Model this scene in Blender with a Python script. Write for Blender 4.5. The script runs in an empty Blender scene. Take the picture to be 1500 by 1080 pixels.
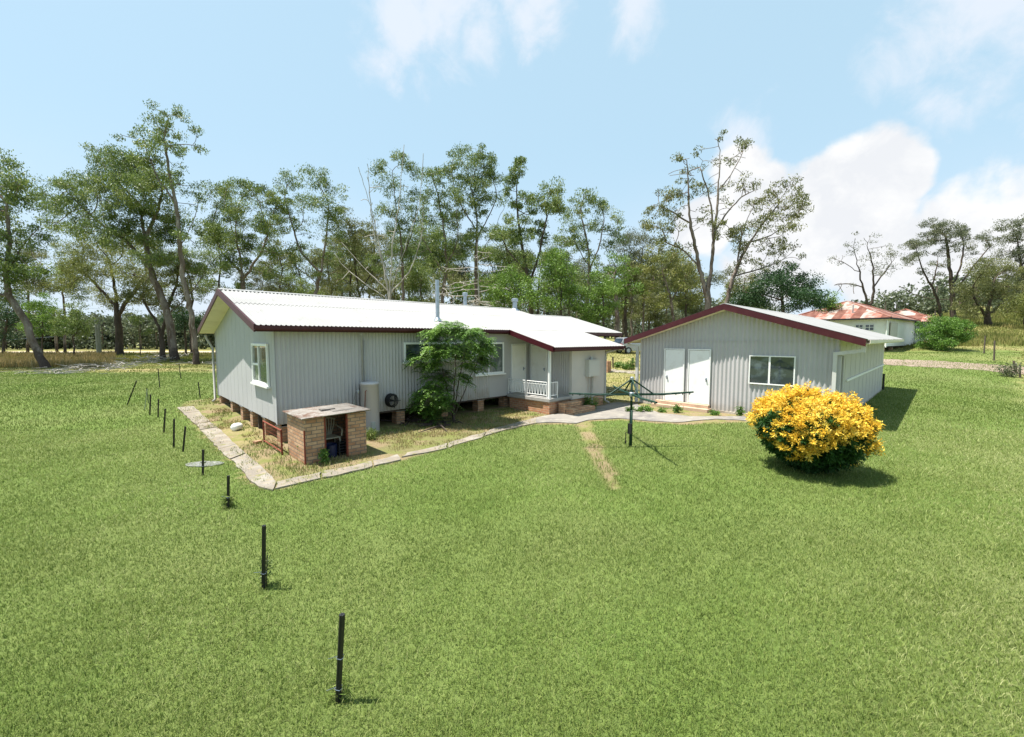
import bpy, math, random
import numpy as np
from mathutils import Vector, Matrix
random.seed(7); RNG = np.random.default_rng(11)
scene = bpy.context.scene
COL = scene.collection
# ------------------------------------------------------------------ camera geometry
CAMH = 2.9; YAW = math.radians(45.9); PITCH = math.atan(44/613.0); FPX = 613.0
CF = np.array([math.cos(YAW)*math.cos(PITCH), math.sin(YAW)*math.cos(PITCH), -math.sin(PITCH)])
CR = np.array([math.sin(YAW), -math.cos(YAW), 0.0])
CU = np.cross(CR, CF)
VD = np.array([math.cos(YAW), math.sin(YAW), 0.0])
CC = np.array([0, 0, CAMH])
def ray(x, y): return CF + CR*(x-750)/FPX - CU*(y-540)/FPX
def onz(x, y, z=0.0):
    r = ray(x, y); return CC + r*((z-CAMH)/r[2])
def atv(x, y, v):
    r = ray(x, y); return CC + r*(v/(r@VD))
def onax(x, y, a, val):
    r = ray(x, y); return CC + r*((val-CC[a])/r[a])
def sstep(a, b, x):
    t = np.clip((np.asarray(x, float)-a)/(b-a), 0, 1); return t*t*(3-2*t)
def uv(x, y): return x*CR[0]+y*CR[1], x*VD[0]+y*VD[1]
def terr_uv(u, v):
    a = u/np.maximum(v, 12.0)
    z = 0.22*sstep(13, 18, v)*(1-sstep(-.45, -.3, a))
    up = sstep(-.62, -.2, a)
    z = z+up*1.5*sstep(23, 40, v)
    k = 0.02+0.115*sstep(.75, 1.1, a)
    z = z+up*k*np.clip(v-42, 0, 80)
    z = z+sstep(120, 500, v)*3
    return z
def terr(x, y):
    u, v = uv(np.asarray(x, float), np.asarray(y, float)); return terr_uv(u, v)
def ground_at(px, py):
    """point of the terrain seen at a photo pixel"""
    r = ray(px, py); t0 = 2.0
    for i in range(4000):
        p = CC+r*t0
        if p[2] <= terr(p[0], p[1]): break
        t0 += 0.05 if t0 < 60 else .3
    return np.array([p[0], p[1], float(terr(p[0], p[1]))])
def hash2(ix, iy, s=0):
    n = (ix*374761393+iy*668265263+s*1442695041) & 0xffffffff
    n = ((n ^ (n >> 13))*1274126177) & 0xffffffff
    return ((n ^ (n >> 16)) & 0xffff)/65535.0
def vnoise(x, y, s=0):
    x = np.asarray(x, float); y = np.asarray(y, float)
    ix = np.floor(x).astype(np.int64); iy = np.floor(y).astype(np.int64)
    fx = x-ix; fy = y-iy; fx = fx*fx*(3-2*fx); fy = fy*fy*(3-2*fy)
    a = hash2(ix, iy, s); b = hash2(ix+1, iy, s); c = hash2(ix, iy+1, s); d = hash2(ix+1, iy+1, s)
    return (a*(1-fx)+b*fx)*(1-fy)+(c*(1-fx)+d*fx)*fy
def fbm(x, y, s=0):
    return (vnoise(x, y, s)*.5+vnoise(x*2.1, y*2.1, s+1)*.27+vnoise(x*4.3, y*4.3, s+2)*.15+vnoise(x*9, y*9, s+3)*.08)
def inpoly(px, py, poly):
    px = np.asarray(px, float); py = np.asarray(py, float); c = np.zeros(px.shape, bool); n = len(poly)
    for i in range(n):
        x1, y1 = poly[i][:2]; x2, y2 = poly[(i+1) % n][:2]
        if y1 == y2: continue
        m = ((y1 > py) != (y2 > py)) & (px < (x2-x1)*(py-y1)/(y2-y1)+x1); c ^= m
    return c
# ------------------------------------------------------------------ object helpers
def tag(o, label=None, cat=None, group=None, kind=None):
    if label: o['label'] = label
    if cat: o['category'] = cat
    if group: o['group'] = group
    if kind: o['kind'] = kind
    return o
def empty(name, loc, label, cat, group=None, rz=0):
    o = bpy.data.objects.new(name, None); COL.objects.link(o)
    o.location = [float(c) for c in loc]; o.rotation_euler = (0, 0, rz); o.empty_display_size = .3
    return tag(o, label, cat, group)
def orig(parent):
    p = Vector((0, 0, 0))
    while parent is not None: p += parent.location; parent = parent.parent
    return p
def link_mesh(name, me, mat, parent=None, keep=False):
    """mesh data is given in world coordinates; children are shifted to their parent's origin"""
    o = bpy.data.objects.new(name, me)
    if mat is not None:
        for m in (mat if isinstance(mat, (list, tuple)) else [mat]): me.materials.append(m)
    COL.objects.link(o)
    if parent is not None:
        o.parent = parent
        if not keep: me.transform(Matrix.Translation(-orig(parent)))
    return o
def np_mesh(name, verts, faces=None, loops=None, k=4, smooth=False):
    """verts (n,3), faces (m,k) int array -> mesh"""
    me = bpy.data.meshes.new(name); verts = np.ascontiguousarray(verts, dtype=np.float32); faces = np.ascontiguousarray(faces, dtype=np.int32)
    m, k = faces.shape
    me.vertices.add(len(verts)); me.vertices.foreach_set('co', verts.ravel())
    me.loops.add(m*k); me.loops.foreach_set('vertex_index', faces.ravel())
    me.polygons.add(m); me.polygons.foreach_set('loop_start', np.arange(0, m*k, k, dtype=np.int32))
    if smooth: me.polygons.foreach_set('use_smooth', np.ones(m, bool))
    me.update(calc_edges=True); return me
class MB:
    def __init__(s): s.v = []; s.f = []; s.m = []; s.mi = 0
    def add(s, vs, fs):
        b = len(s.v); s.v += [tuple(float(c) for c in q) for q in vs]
        for q in fs: s.f.append(tuple(b+i for i in q)); s.m.append(s.mi)
    def box(s, x0, x1, y0, y1, z0, z1):
        s.add([(x0,y0,z0),(x1,y0,z0),(x1,y1,z0),(x0,y1,z0),(x0,y0,z1),(x1,y0,z1),(x1,y1,z1),(x0,y1,z1)],
              [(3,2,1,0),(4,5,6,7),(0,1,5,4),(1,2,6,5),(2,3,7,6),(3,0,4,7)])
    def beam(s, p, q, w, h, up=(0, 0, 1)):
        p = Vector(p); q = Vector(q); d = (q-p).normalized(); u = Vector(up); r = d.cross(u)
        if r.length < 1e-4: r = d.cross(Vector((1, 0, 0)))
        r.normalize(); u = r.cross(d); vs = []
        for c in (p, q):
            for a, b in ((-1,-1),(1,-1),(1,1),(-1,1)): vs.append(c+r*(a*w/2)+u*(b*h/2))
        s.add(vs, [(3,2,1,0),(4,5,6,7),(0,1,5,4),(1,2,6,5),(2,3,7,6),(3,0,4,7)])
    def tube(s, pts, rad, n=8, cap=True):
        pts = [Vector([float(c) for c in p]) for p in pts]; m = len(pts)
        if not hasattr(rad, '__len__'): rad = [rad]*m
        t = (pts[1]-pts[0]).normalized(); r = t.orthogonal().normalized(); vs = []
        for i in range(m):
            t = (pts[min(i+1, m-1)]-pts[max(i-1, 0)]).normalized()
            r = (r-t*r.dot(t)).normalized(); b = t.cross(r)
            for j in range(n):
                a = 2*math.pi*j/n; vs.append(pts[i]+(r*math.cos(a)+b*math.sin(a))*rad[i])
        fs = [(i*n+j, i*n+(j+1) % n, (i+1)*n+(j+1) % n, (i+1)*n+j) for i in range(m-1) for j in range(n)]
        if cap: fs += [tuple(range(n))[::-1], tuple((m-1)*n+j for j in range(n))]
        s.add(vs, fs)
    def lathe(s, c, prof, n=20):
        vs = []
        for r, z in prof:
            for j in range(n):
                a = 2*math.pi*j/n; vs.append((c[0]+r*math.cos(a), c[1]+r*math.sin(a), c[2]+z))
        m = len(prof)
        fs = [(i*n+j, i*n+(j+1) % n, (i+1)*n+(j+1) % n, (i+1)*n+j) for i in range(m-1) for j in range(n)]
        fs += [tuple(range(n))[::-1], tuple((m-1)*n+j for j in range(n))]
        s.add(vs, fs)
    def prism(s, poly, z0, z1):
        n = len(poly)
        g = lambda z, p: z(p[0], p[1]) if callable(z) else z
        s.add([(p[0], p[1], g(z0, p)) for p in poly]+[(p[0], p[1], g(z1, p)) for p in poly],
              [tuple(range(n))[::-1], tuple(range(n, 2*n))]+[(i, (i+1) % n, n+(i+1) % n, n+i) for i in range(n)])
    def extr(s, prof, p0, d, L):
        """profile points (3d) extruded along unit d by L"""
        n = len(prof); d = Vector(d)*L
        a = [Vector(p)+Vector(p0) for p in prof]; s.add(a+[p+d for p in a],
              [tuple(range(n))[::-1], tuple(range(n, 2*n))]+[(i, (i+1) % n, n+(i+1) % n, n+i) for i in range(n)])
    def build(s, name, mat, parent=None, smooth=False, bevel=0):
        me = bpy.data.meshes.new(name); me.from_pydata(s.v, [], s.f); me.update()
        if smooth: me.shade_smooth()
        o = link_mesh(name, me, mat, parent)
        if isinstance(mat, (list, tuple)): me.polygons.foreach_set('material_index', s.m)
        if bevel:
            b = o.modifiers.new('bevel', 'BEVEL'); b.width = bevel; b.segments = 2; b.limit_method = 'ANGLE'
        return o
def corr_wall(p0, p1, zb, zt, nrm, pitch=.1, amp=.011, n=6):
    """vertical corrugated cladding from p0 to p1 (xy), rounded ribs"""
    p0 = np.array(p0, float); p1 = np.array(p1, float); L = np.linalg.norm(p1-p0); d = (p1-p0)/L
    m = int(round(L/pitch*n)); vs = []; fs = []
    for i in range(m+1):
        sx = L*i/m; o = amp*math.cos(2*math.pi*sx/pitch); q = p0+d*sx+np.array(nrm[:2])*o
        t = zt(sx) if callable(zt) else zt
        vs += [(q[0], q[1], zb), (q[0], q[1], t)]
        if i: fs.append((2*i-2, 2*i, 2*i+1, 2*i-1))
    b = MB(); b.add(vs, fs); return b
def corr_roof(b, p0, along, L, down, D, pitch=.1, amp=.012, n=6, lift=0):
    p0 = Vector(p0); along = Vector(along); down = Vector(down).normalized(); nr = along.cross(down).normalized()
    if nr.z < 0: nr = -nr
    m = int(round(L/pitch*n)); vs = []; fs = []
    for i in range(m+1):
        o = amp*math.cos(2*math.pi*i/n)+lift; q = p0+along*(L*i/m)+nr*o
        vs += [q, q+down*D]
        if i: fs.append((2*i-2, 2*i-1, 2*i+1, 2*i))
    b.add(vs, fs)
# ------------------------------------------------------------------ materials
def mat(name, col=(.5, .5, .5), rough=.6, spec=.5, metal=0, noise=None, bump=None, streak=None):
    """noise=(scale, colour2, lo, hi[, coord scale xyz]); bump=(scale, strength, dist)"""
    m = bpy.data.materials.new(name); m.use_nodes = True; nt = m.node_tree; N = nt.nodes; Lk = nt.links
    p = N['Principled BSDF']; p.inputs['Roughness'].default_value = rough; p.inputs['Metallic'].default_value = metal
    p.inputs['Specular IOR Level'].default_value = spec; p.inputs['Base Color'].default_value = (*col, 1)
    tc = N.new('ShaderNodeTexCoord'); cur = None
    for nz in ([noise] if noise and not isinstance(noise, list) else (noise or [])):
        mp = N.new('ShaderNodeMapping'); Lk.new(tc.outputs['Object'], mp.inputs[0])
        if len(nz) > 4: mp.inputs['Scale'].default_value = nz[4]
        t = N.new('ShaderNodeTexNoise'); t.inputs['Scale'].default_value = nz[0]; t.inputs['Detail'].default_value = 6
        t.inputs['Roughness'].default_value = .62; Lk.new(mp.outputs[0], t.inputs['Vector'])
        mr = N.new('ShaderNodeMapRange'); mr.inputs[1].default_value = nz[2]; mr.inputs[2].default_value = nz[3]
        Lk.new(t.outputs['Fac'], mr.inputs[0])
        mx = N.new('ShaderNodeMix'); mx.data_type = 'RGBA'; Lk.new(mr.outputs[0], mx.inputs[0])
        if cur is None: mx.inputs[6].default_value = (*col, 1)
        else: Lk.new(cur, mx.inputs[6])
        mx.inputs[7].default_value = (*nz[1], 1); cur = mx.outputs[2]
    if cur is not None: Lk.new(cur, p.inputs['Base Color'])
    if bump:
        t = N.new('ShaderNodeTexNoise'); t.inputs['Scale'].default_value = bump[0]; t.inputs['Detail'].default_value = 8
        Lk.new(tc.outputs['Object'], t.inputs['Vector'])
        bp = N.new('ShaderNodeBump'); bp.inputs['Strength'].default_value = bump[1]; bp.inputs['Distance'].default_value = bump[2]
        Lk.new(t.outputs['Fac'], bp.inputs['Height']); Lk.new(bp.outputs[0], p.inputs['Normal'])
    return m
def leaf_mat(name, cols, trans=.35, rough=.5, scale=.35, spec=.35, big=0, rnd=.5):
    """cols: list of colours picked by clump noise and per leaf random"""
    m = bpy.data.materials.new(name); m.use_nodes = True; nt = m.node_tree; N = nt.nodes; Lk = nt.links
    p = N['Principled BSDF']; out = N['Material Output']
    tc = N.new('ShaderNodeTexCoord'); t = N.new('ShaderNodeTexNoise'); t.inputs['Scale'].default_value = scale; t.inputs['Detail'].default_value = 2
    Lk.new(tc.outputs['Object'], t.inputs['Vector'])
    g = N.new('ShaderNodeNewGeometry'); a = N.new('ShaderNodeMath'); a.operation = 'MULTIPLY_ADD'
    Lk.new(g.outputs['Random Per Island'], a.inputs[0]); a.inputs[1].default_value = rnd
    sc = N.new('ShaderNodeMapRange'); sc.inputs[1].default_value = .3; sc.inputs[2].default_value = .7; sc.inputs[4].default_value = 1-rnd
    Lk.new(t.outputs['Fac'], sc.inputs[0]); Lk.new(sc.outputs[0], a.inputs[2])
    if big:
        t2 = N.new('ShaderNodeTexNoise'); t2.inputs['Scale'].default_value = .09; t2.inputs['Detail'].default_value = 3; Lk.new(tc.outputs['Object'], t2.inputs['Vector'])
        a2 = N.new('ShaderNodeMath'); a2.operation = 'MULTIPLY_ADD'; Lk.new(t2.outputs['Fac'], a2.inputs[0]); a2.inputs[1].default_value = big*2; a2.inputs[2].default_value = -big
        a3 = N.new('ShaderNodeMath'); Lk.new(a.outputs[0], a3.inputs[0]); Lk.new(a2.outputs[0], a3.inputs[1]); a = a3
    r = N.new('ShaderNodeValToRGB'); Lk.new(a.outputs[0], r.inputs[0]); e = r.color_ramp.elements
    while len(e) < len(cols): e.new(.5)
    for i, c in enumerate(cols): e[i].position = i/(len(cols)-1)*.9+.05; e[i].color = (*c, 1)
    Lk.new(r.outputs[0], p.inputs['Base Color']); p.inputs['Roughness'].default_value = rough; p.inputs['Specular IOR Level'].default_value = spec
    tr = N.new('ShaderNodeBsdfTranslucent'); mx = N.new('ShaderNodeMixShader'); mx.inputs[0].default_value = trans
    Lk.new(r.outputs[0], tr.inputs[0]); Lk.new(p.outputs[0], mx.inputs[1]); Lk.new(tr.outputs[0], mx.inputs[2]); Lk.new(mx.outputs[0], out.inputs[0])
    return m
def brick_mat(name, c1, c2, mortar, bw=.23, bh=.086):
    m = bpy.data.materials.new(name); m.use_nodes = True; nt = m.node_tree; N = nt.nodes; Lk = nt.links
    p = N['Principled BSDF']; p.inputs['Roughness'].default_value = .85
    tc = N.new('ShaderNodeTexCoord'); g = N.new('ShaderNodeNewGeometry')
    sp = N.new('ShaderNodeSeparateXYZ'); Lk.new(tc.outputs['Object'], sp.inputs[0])
    sn = N.new('ShaderNodeSeparateXYZ'); Lk.new(g.outputs['True Normal'], sn.inputs[0])
    ab = N.new('ShaderNodeMath'); ab.operation = 'ABSOLUTE'; Lk.new(sn.outputs[0], ab.inputs[0])
    gt = N.new('ShaderNodeMath'); gt.operation = 'GREATER_THAN'; Lk.new(ab.outputs[0], gt.inputs[0]); gt.inputs[1].default_value = .5
    mx = N.new('ShaderNodeMix'); Lk.new(gt.outputs[0], mx.inputs[0]); Lk.new(sp.outputs[0], mx.inputs[2]); Lk.new(sp.outputs[1], mx.inputs[3])
    cb = N.new('ShaderNodeCombineXYZ'); Lk.new(mx.outputs[0], cb.inputs[0]); Lk.new(sp.outputs[2], cb.inputs[1])
    br = N.new('ShaderNodeTexBrick'); Lk.new(cb.outputs[0], br.inputs['Vector']); br.inputs['Scale'].default_value = 1
    br.inputs['Brick Width'].default_value = bw; br.inputs['Row Height'].default_value = bh; br.inputs['Mortar Size'].default_value = .011
    br.inputs['Mortar Smooth'].default_value = .3; br.inputs['Bias'].default_value = 0
    br.inputs['Color1'].default_value = (*c1, 1); br.inputs['Color2'].default_value = (*c2, 1); br.inputs['Mortar'].default_value = (*mortar, 1)
    n = N.new('ShaderNodeTexNoise'); n.inputs['Scale'].default_value = 6; n.inputs['Detail'].default_value = 6; Lk.new(tc.outputs['Object'], n.inputs['Vector'])
    m2 = N.new('ShaderNodeMix'); m2.data_type = 'RGBA'; m2.blend_type = 'OVERLAY'; m2.inputs[0].default_value = .45
    Lk.new(br.outputs['Color'], m2.inputs[6]); Lk.new(n.outputs['Fac'], m2.inputs[7]); Lk.new(m2.outputs[2], p.inputs['Base Color'])
    bp = N.new('ShaderNodeBump'); bp.inputs['Strength'].default_value = .6; bp.inputs['Distance'].default_value = .008; bp.invert = True
    Lk.new(br.outputs['Fac'], bp.inputs['Height']); Lk.new(bp.outputs[0], p.inputs['Normal'])
    return m
def corr_paint(name, col, dirt, rust=None, zdirt=0.0):
    n = [(.8, tuple(c*.90 for c in col), .42, .68, (1, 1, .4)), (4, dirt, .66, .85, (1, 1, .15))]
    if rust: n.append((23, rust, .66, .72, (1, 1, 1)))
    m = mat(name, col, .5, .35, 0, n, (30, .12, .01)); nt = m.node_tree; N = nt.nodes; Lk = nt.links; p = N['Principled BSDF']
    # brown splash dirt thrown up from the ground along the lowest hand's breadth
    src = p.inputs['Base Color'].links[0].from_socket; tc = N.new('ShaderNodeTexCoord'); sp = N.new('ShaderNodeSeparateXYZ'); Lk.new(tc.outputs['Object'], sp.inputs[0])
    nn = N.new('ShaderNodeTexNoise'); nn.inputs['Scale'].default_value = 3.5; nn.inputs['Detail'].default_value = 7; Lk.new(tc.outputs['Object'], nn.inputs['Vector'])
    ad = N.new('ShaderNodeMath'); ad.operation = 'MULTIPLY_ADD'; Lk.new(nn.outputs['Fac'], ad.inputs[0]); ad.inputs[1].default_value = -1.3; Lk.new(sp.outputs[2], ad.inputs[2])
    mr = N.new('ShaderNodeMapRange'); mr.inputs[1].default_value = -.12+zdirt; mr.inputs[2].default_value = -.62+zdirt; mr.inputs[4].default_value = .55; Lk.new(ad.outputs[0], mr.inputs[0])
    mx = N.new('ShaderNodeMix'); mx.data_type = 'RGBA'; Lk.new(mr.outputs[0], mx.inputs[0]); Lk.new(src, mx.inputs[6]); mx.inputs[7].default_value = (.30, .25, .19, 1); Lk.new(mx.outputs[2], p.inputs['Base Color']); return m
M = {}
M['wall'] = corr_paint('grey_painted_iron', (.45, .437, .435), (.33, .32, .30), (.3, .2, .14))
M['wall_house'] = corr_paint('grey_painted_iron_house', (.45, .437, .435), (.33, .32, .30), (.3, .2, .14), .52)
M['panel'] = mat('grey_fibro_panel', (.425, .42, .425), .7, .3, 0, [(1.0, (.40, .395, .40), .4, .7), (5, (.35, .345, .335), .64, .9, (1, 1, .15))], (60, .08, .01))
M['side'] = mat('cream_grey_panel', (.53, .50, .455), .7, .3, 0, [(1.5, (.48, .46, .43), .4, .7), (5, (.38, .36, .33), .6, .85, (1, 1, .15))], (60, .08, .01))
M['cream'] = mat('cream_soffit', (.72, .66, .52), .7, .3, 0, [(2, (.62, .56, .43), .45, .7)])
M['roof'] = mat('white_roof_iron', (.28, .278, .27), .5, .3, 0, [(.7, (.235, .232, .224), .42, .72), (5, (.165, .158, .145), .60, .78, (1, .25, 1)), (40, (.25, .22, .19), .70, .78)])
M['maroon'] = mat('maroon_trim', (.052, .007, .010), .4, .35, 0, [(3, (.075, .015, .018), .5, .8)])
M['white'] = mat('white_paint', (.80, .80, .78), .5, .4, 0, [(4, (.68, .67, .64), .5, .8)])
M['door'] = mat('white_door_paint', (.78, .77, .73), .5, .4, 0, [(2.5, (.66, .64, .58), .5, .8), (11, (.5, .47, .41), .68, .85)])
M['glass'] = mat('window_glass', (.035, .045, .05), .04, .9, 0, [(2.2, (.10, .13, .15), .5, .7)])
M['glass2'] = mat('clear_window_glass', (.10, .12, .11), .03, .9, 0, [(1.2, (.25, .27, .26), .5, .6)])
M['conc'] = mat('weathered_concrete', (.30, .26, .21), .9, .2, 0, [(1.2, (.52, .47, .40), .45, .65), (5, (.26, .23, .18), .58, .75), (24, (.6, .55, .47), .62, .75)], (18, .6, .02))
M['conc2'] = mat('grey_concrete', (.34, .33, .31), .85, .25, 0, [(3, (.25, .24, .23), .5, .75)], (30, .3, .01))
M['brick'] = brick_mat('tan_brick', (.34, .17, .085), (.50, .32, .19), (.19, .15, .11))
M['redbrick'] = brick_mat('red_brick', (.36, .15, .08), (.47, .24, .12), (.38, .30, .22))
M['steel'] = mat('galvanised_steel', (.42, .46, .52), .35, .5, .8, [(7, (.3, .33, .37), .45, .7)])
M['black'] = mat('black_picket', (.012, .012, .012), .45, .5, 0, [(25, (.05, .03, .02), .62, .72)])
M['rubber'] = mat('black_rubber', (.015, .015, .016), .6, .4)
M['green'] = mat('dark_green_enamel', (.006, .032, .020), .6, .3, 0, [(9, (.02, .06, .04), .5, .8)])
M['rust'] = mat('rusty_red_steel', (.20, .045, .025), .8, .3, 0, [(14, (.10, .035, .02), .45, .7)])
M['bark'] = mat('grey_bark', (.21, .175, .15), .95, .1, 0, [(1.8, (.12, .088, .07), .40, .58, (1, 1, .3)), (5, (.33, .29, .25), .56, .70, (1, 1, .3))], (7, .8, .06))
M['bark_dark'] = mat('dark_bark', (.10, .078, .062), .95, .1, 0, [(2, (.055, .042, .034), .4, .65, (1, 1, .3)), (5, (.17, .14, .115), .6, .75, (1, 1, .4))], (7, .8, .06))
M['bark_dead'] = mat('bleached_deadwood', (.42, .39, .36), .9, .1, 0, [(2, (.25, .22, .19), .45, .65, (1, 1, .4))], (7, .5, .04))
M['leaf_gum'] = leaf_mat('gum_leaves', [(.050, .082, .022), (.105, .155, .038), (.175, .23, .058), (.26, .28, .09)])
M['leaf_yel'] = leaf_mat('yellowish_gum_leaves', [(.06, .08, .022), (.14, .165, .040), (.22, .235, .06), (.28, .26, .08)])
M['leaf_olive'] = leaf_mat('olive_leaves', [(.055, .070, .024), (.12, .135, .042), (.18, .195, .065), (.23, .22, .085)])
M['leaf_bright'] = leaf_mat('bright_green_leaves', [(.045, .085, .014), (.095, .17, .026), (.16, .26, .042), (.22, .32, .065)])
M['leaf_dark'] = leaf_mat('dark_green_leaves', [(.012, .030, .012), (.022, .055, .018), (.04, .09, .028), (.065, .12, .04)])
M['leaf_grey'] = leaf_mat('grey_green_leaves', [(.06, .07, .04), (.10, .12, .062), (.15, .165, .09), (.19, .19, .11)])
M['leaf_far'] = leaf_mat('far_woodland_leaves', [(.075, .095, .055), (.11, .135, .075), (.16, .18, .105)], scale=.1)
M['leaf_pinn'] = leaf_mat('feathery_bright_leaves', [(.030, .070, .014), (.08, .165, .024), (.14, .26, .04), (.22, .34, .065)], scale=1.2, trans=.3)
M['leaf_bush'] = leaf_mat('glossy_bush_leaves', [(.010, .030, .008), (.025, .075, .014), (.06, .14, .028)], scale=2, trans=.2, rough=.5, spec=.2)
M['blossom'] = leaf_mat('golden_blossom', [(.55, .29, .022), (.74, .47, .045), (.84, .62, .10), (.88, .73, .20)], scale=2.2, trans=.3, rough=.7, spec=.1)
M['grass'] = leaf_mat('lawn_blades', [(.075, .125, .022), (.138, .198, .038), (.21, .258, .066), (.40, .41, .19)], scale=.28, big=.55, rnd=.75, trans=.3, rough=.6, spec=.2)
M['straw'] = leaf_mat('dry_grass_blades', [(.12, .13, .035), (.22, .18, .075), (.34, .26, .12), (.42, .33, .18)], scale=.9, trans=.25, rough=.7, spec=.1)
M['field'] = leaf_mat('field_grass_blades', [(.085, .125, .025), (.16, .18, .045), (.25, .235, .08), (.34, .28, .12)], scale=.25, trans=.25, rough=.7, spec=.1)

def stocking(m):
    # rough dark bark kept on the lowest two metres of the trunk
    nt = m.node_tree; N = nt.nodes; Lk = nt.links; p = N['Principled BSDF']; src = p.inputs['Base Color'].links[0].from_socket
    tc = N.new('ShaderNodeTexCoord'); sp = N.new('ShaderNodeSeparateXYZ'); Lk.new(tc.outputs['Object'], sp.inputs[0]); nn = N.new('ShaderNodeTexNoise'); nn.inputs['Scale'].default_value = 2.5; nn.inputs['Detail'].default_value = 6; Lk.new(tc.outputs['Object'], nn.inputs['Vector'])
    ad = N.new('ShaderNodeMath'); ad.operation = 'MULTIPLY_ADD'; Lk.new(nn.outputs['Fac'], ad.inputs[0]); ad.inputs[1].default_value = 3.0; Lk.new(sp.outputs[2], ad.inputs[2])
    mr = N.new('ShaderNodeMapRange'); mr.inputs[1].default_value = 3.5; mr.inputs[2].default_value = 2.9; mr.inputs[4].default_value = .8; Lk.new(ad.outputs[0], mr.inputs[0])
    mx = N.new('ShaderNodeMix'); mx.data_type = 'RGBA'; Lk.new(mr.outputs[0], mx.inputs[0]); Lk.new(src, mx.inputs[6]); mx.inputs[7].default_value = (.05, .036, .03, 1); Lk.new(mx.outputs[2], p.inputs['Base Color'])
stocking(M['bark'])
# ------------------------------------------------------------------ camera, render, sky, sun
cam = bpy.data.cameras.new('camera'); cam.sensor_width = 36; cam.lens = 613/1500*36; cam.clip_end = 5000; cam.clip_start = .1
co = bpy.data.objects.new('camera', cam); COL.objects.link(co); co.location = (0, 0, CAMH)
co.rotation_euler = (math.pi/2-PITCH, 0, YAW-math.pi/2); scene.camera = co
scene.view_settings.view_transform = 'Standard'; scene.view_settings.look = 'None'
scene.view_settings.exposure = 1.17; scene.view_settings.gamma = 1
scene.render.engine = 'CYCLES'
SUN = Vector((-.26, .24, 1)).normalized()     # towards the sun
sl = bpy.data.lights.new('sun', 'SUN'); sl.energy = 4.9; sl.angle = math.radians(.5); sl.color = (1, .955, .88)
so = bpy.data.objects.new('sun', sl); COL.objects.link(so); so.rotation_euler = (-SUN).to_track_quat('-Z', 'Y').to_euler(); so.location = (0, 0, 60)
w = bpy.data.worlds.new('World'); scene.world = w; w.use_nodes = True
nt = w.node_tree; N = nt.nodes; Lk = nt.links; N.clear()
out = N.new('ShaderNodeOutputWorld'); bg = N.new('ShaderNodeBackground'); Lk.new(bg.outputs[0], out.inputs[0]); bg.inputs[1].default_value = .088
sky = N.new('ShaderNodeTexSky'); sky.sky_type = 'NISHITA'; sky.sun_disc = False
sky.sun_elevation = math.asin(SUN.z); sky.sun_rotation = math.atan2(SUN.x, SUN.y); sky.dust_density = 1.2; sky.ozone_density = 1.0
tc = N.new('ShaderNodeTexCoord'); D = tc.outputs['Generated']
def vm(op, a, b):
    n = N.new('ShaderNodeVectorMath'); n.operation = op
    for i, q in enumerate((a, b)):
        if hasattr(q, 'links'): Lk.new(q, n.inputs[i])
        elif q is not None: n.inputs[i].default_value = q
    return n
def mm(op, a, b=None, c=None, clamp=False):
    n = N.new('ShaderNodeMath'); n.operation = op; n.use_clamp = clamp
    for i, q in enumerate((a, b, c)):
        if hasattr(q, 'links'): Lk.new(q, n.inputs[i])
        elif q is not None: n.inputs[i].default_value = q
    return n.outputs[0]
def noise_(scale, detail, rough=.55, dist=0, off=(0, 0, 0), sc=(1, 1, 1)):
    mp = N.new('ShaderNodeMapping'); mp.inputs['Location'].default_value = off; mp.inputs['Scale'].default_value = sc; Lk.new(D, mp.inputs[0])
    t = N.new('ShaderNodeTexNoise'); t.inputs['Scale'].default_value = scale; t.inputs['Detail'].default_value = detail
    t.inputs['Roughness'].default_value = rough; t.inputs['Distortion'].default_value = dist; Lk.new(mp.outputs[0], t.inputs['Vector']); return t.outputs['Fac']
nz = noise_(5.5, 10, .55, .15); nf = noise_(11, 8, .6, .3, (3, 1, 2))
def blob(px, py, r, soft=.35):
    d = Vector([float(c) for c in ray(px, py)]).normalized()
    dist = vm('DISTANCE', D, tuple(d)).outputs['Value']
    return mm('MULTIPLY_ADD', dist, -1.0/(r/613.0), 1.0)      # 1 at the centre, 0 at radius r (photo pixels near the middle)
def blobs(lst, k, lo, hi, nzz):
    cur = None
    for b in lst:
        v = blob(b[0], b[1], b[2]*(.82 if k < 2 else 1.0)); cur = v if cur is None else mm('MAXIMUM', cur, v)
    s = mm('MULTIPLY_ADD', mm('SUBTRACT', nzz, .5), k, cur)
    mr = N.new('ShaderNodeMapRange'); mr.interpolation_type = 'SMOOTHSTEP'; mr.inputs[1].default_value = lo; mr.inputs[2].default_value = hi; Lk.new(s, mr.inputs[0]); return mr.outputs[0]
cumulus = blobs([(1270, 265, 70), (1215, 290, 60), (1170, 320, 75), (1320, 262, 45), (1235, 350, 110), (1330, 400, 110), (1130, 390, 90), (1440, 340, 95), (1510, 310, 80), (1400, 420, 90), (1560, 360, 150), (1080, 245, 48), (1100, 290, 60), (1040, 330, 60)], 1.7, .10, .36, nz)
wisps = blobs([(590, 35, 75), (640, 5, 80), (700, 45, 45), (560, 95, 45), (790, 5, 60), (930, 10, 50), (575, 125, 22), (1390, 60, 60), (1440, 10, 90), (1360, 150, 35), (1090, 210, 45)], 2.4, .05, 1.0, nf)
wisps = mm('MULTIPLY', wisps, .62)
geo = N.new('ShaderNodeSeparateXYZ'); Lk.new(D, geo.inputs[0])
hz = N.new('ShaderNodeMapRange'); hz.interpolation_type = 'SMOOTHERSTEP'; hz.inputs[1].default_value = .42; hz.inputs[2].default_value = -.02; Lk.new(geo.outputs[2], hz.inputs[0])
low = N.new('ShaderNodeMapRange'); low.inputs[1].default_value = .36; low.inputs[2].default_value = .62; Lk.new(nz, low.inputs[0])
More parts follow.
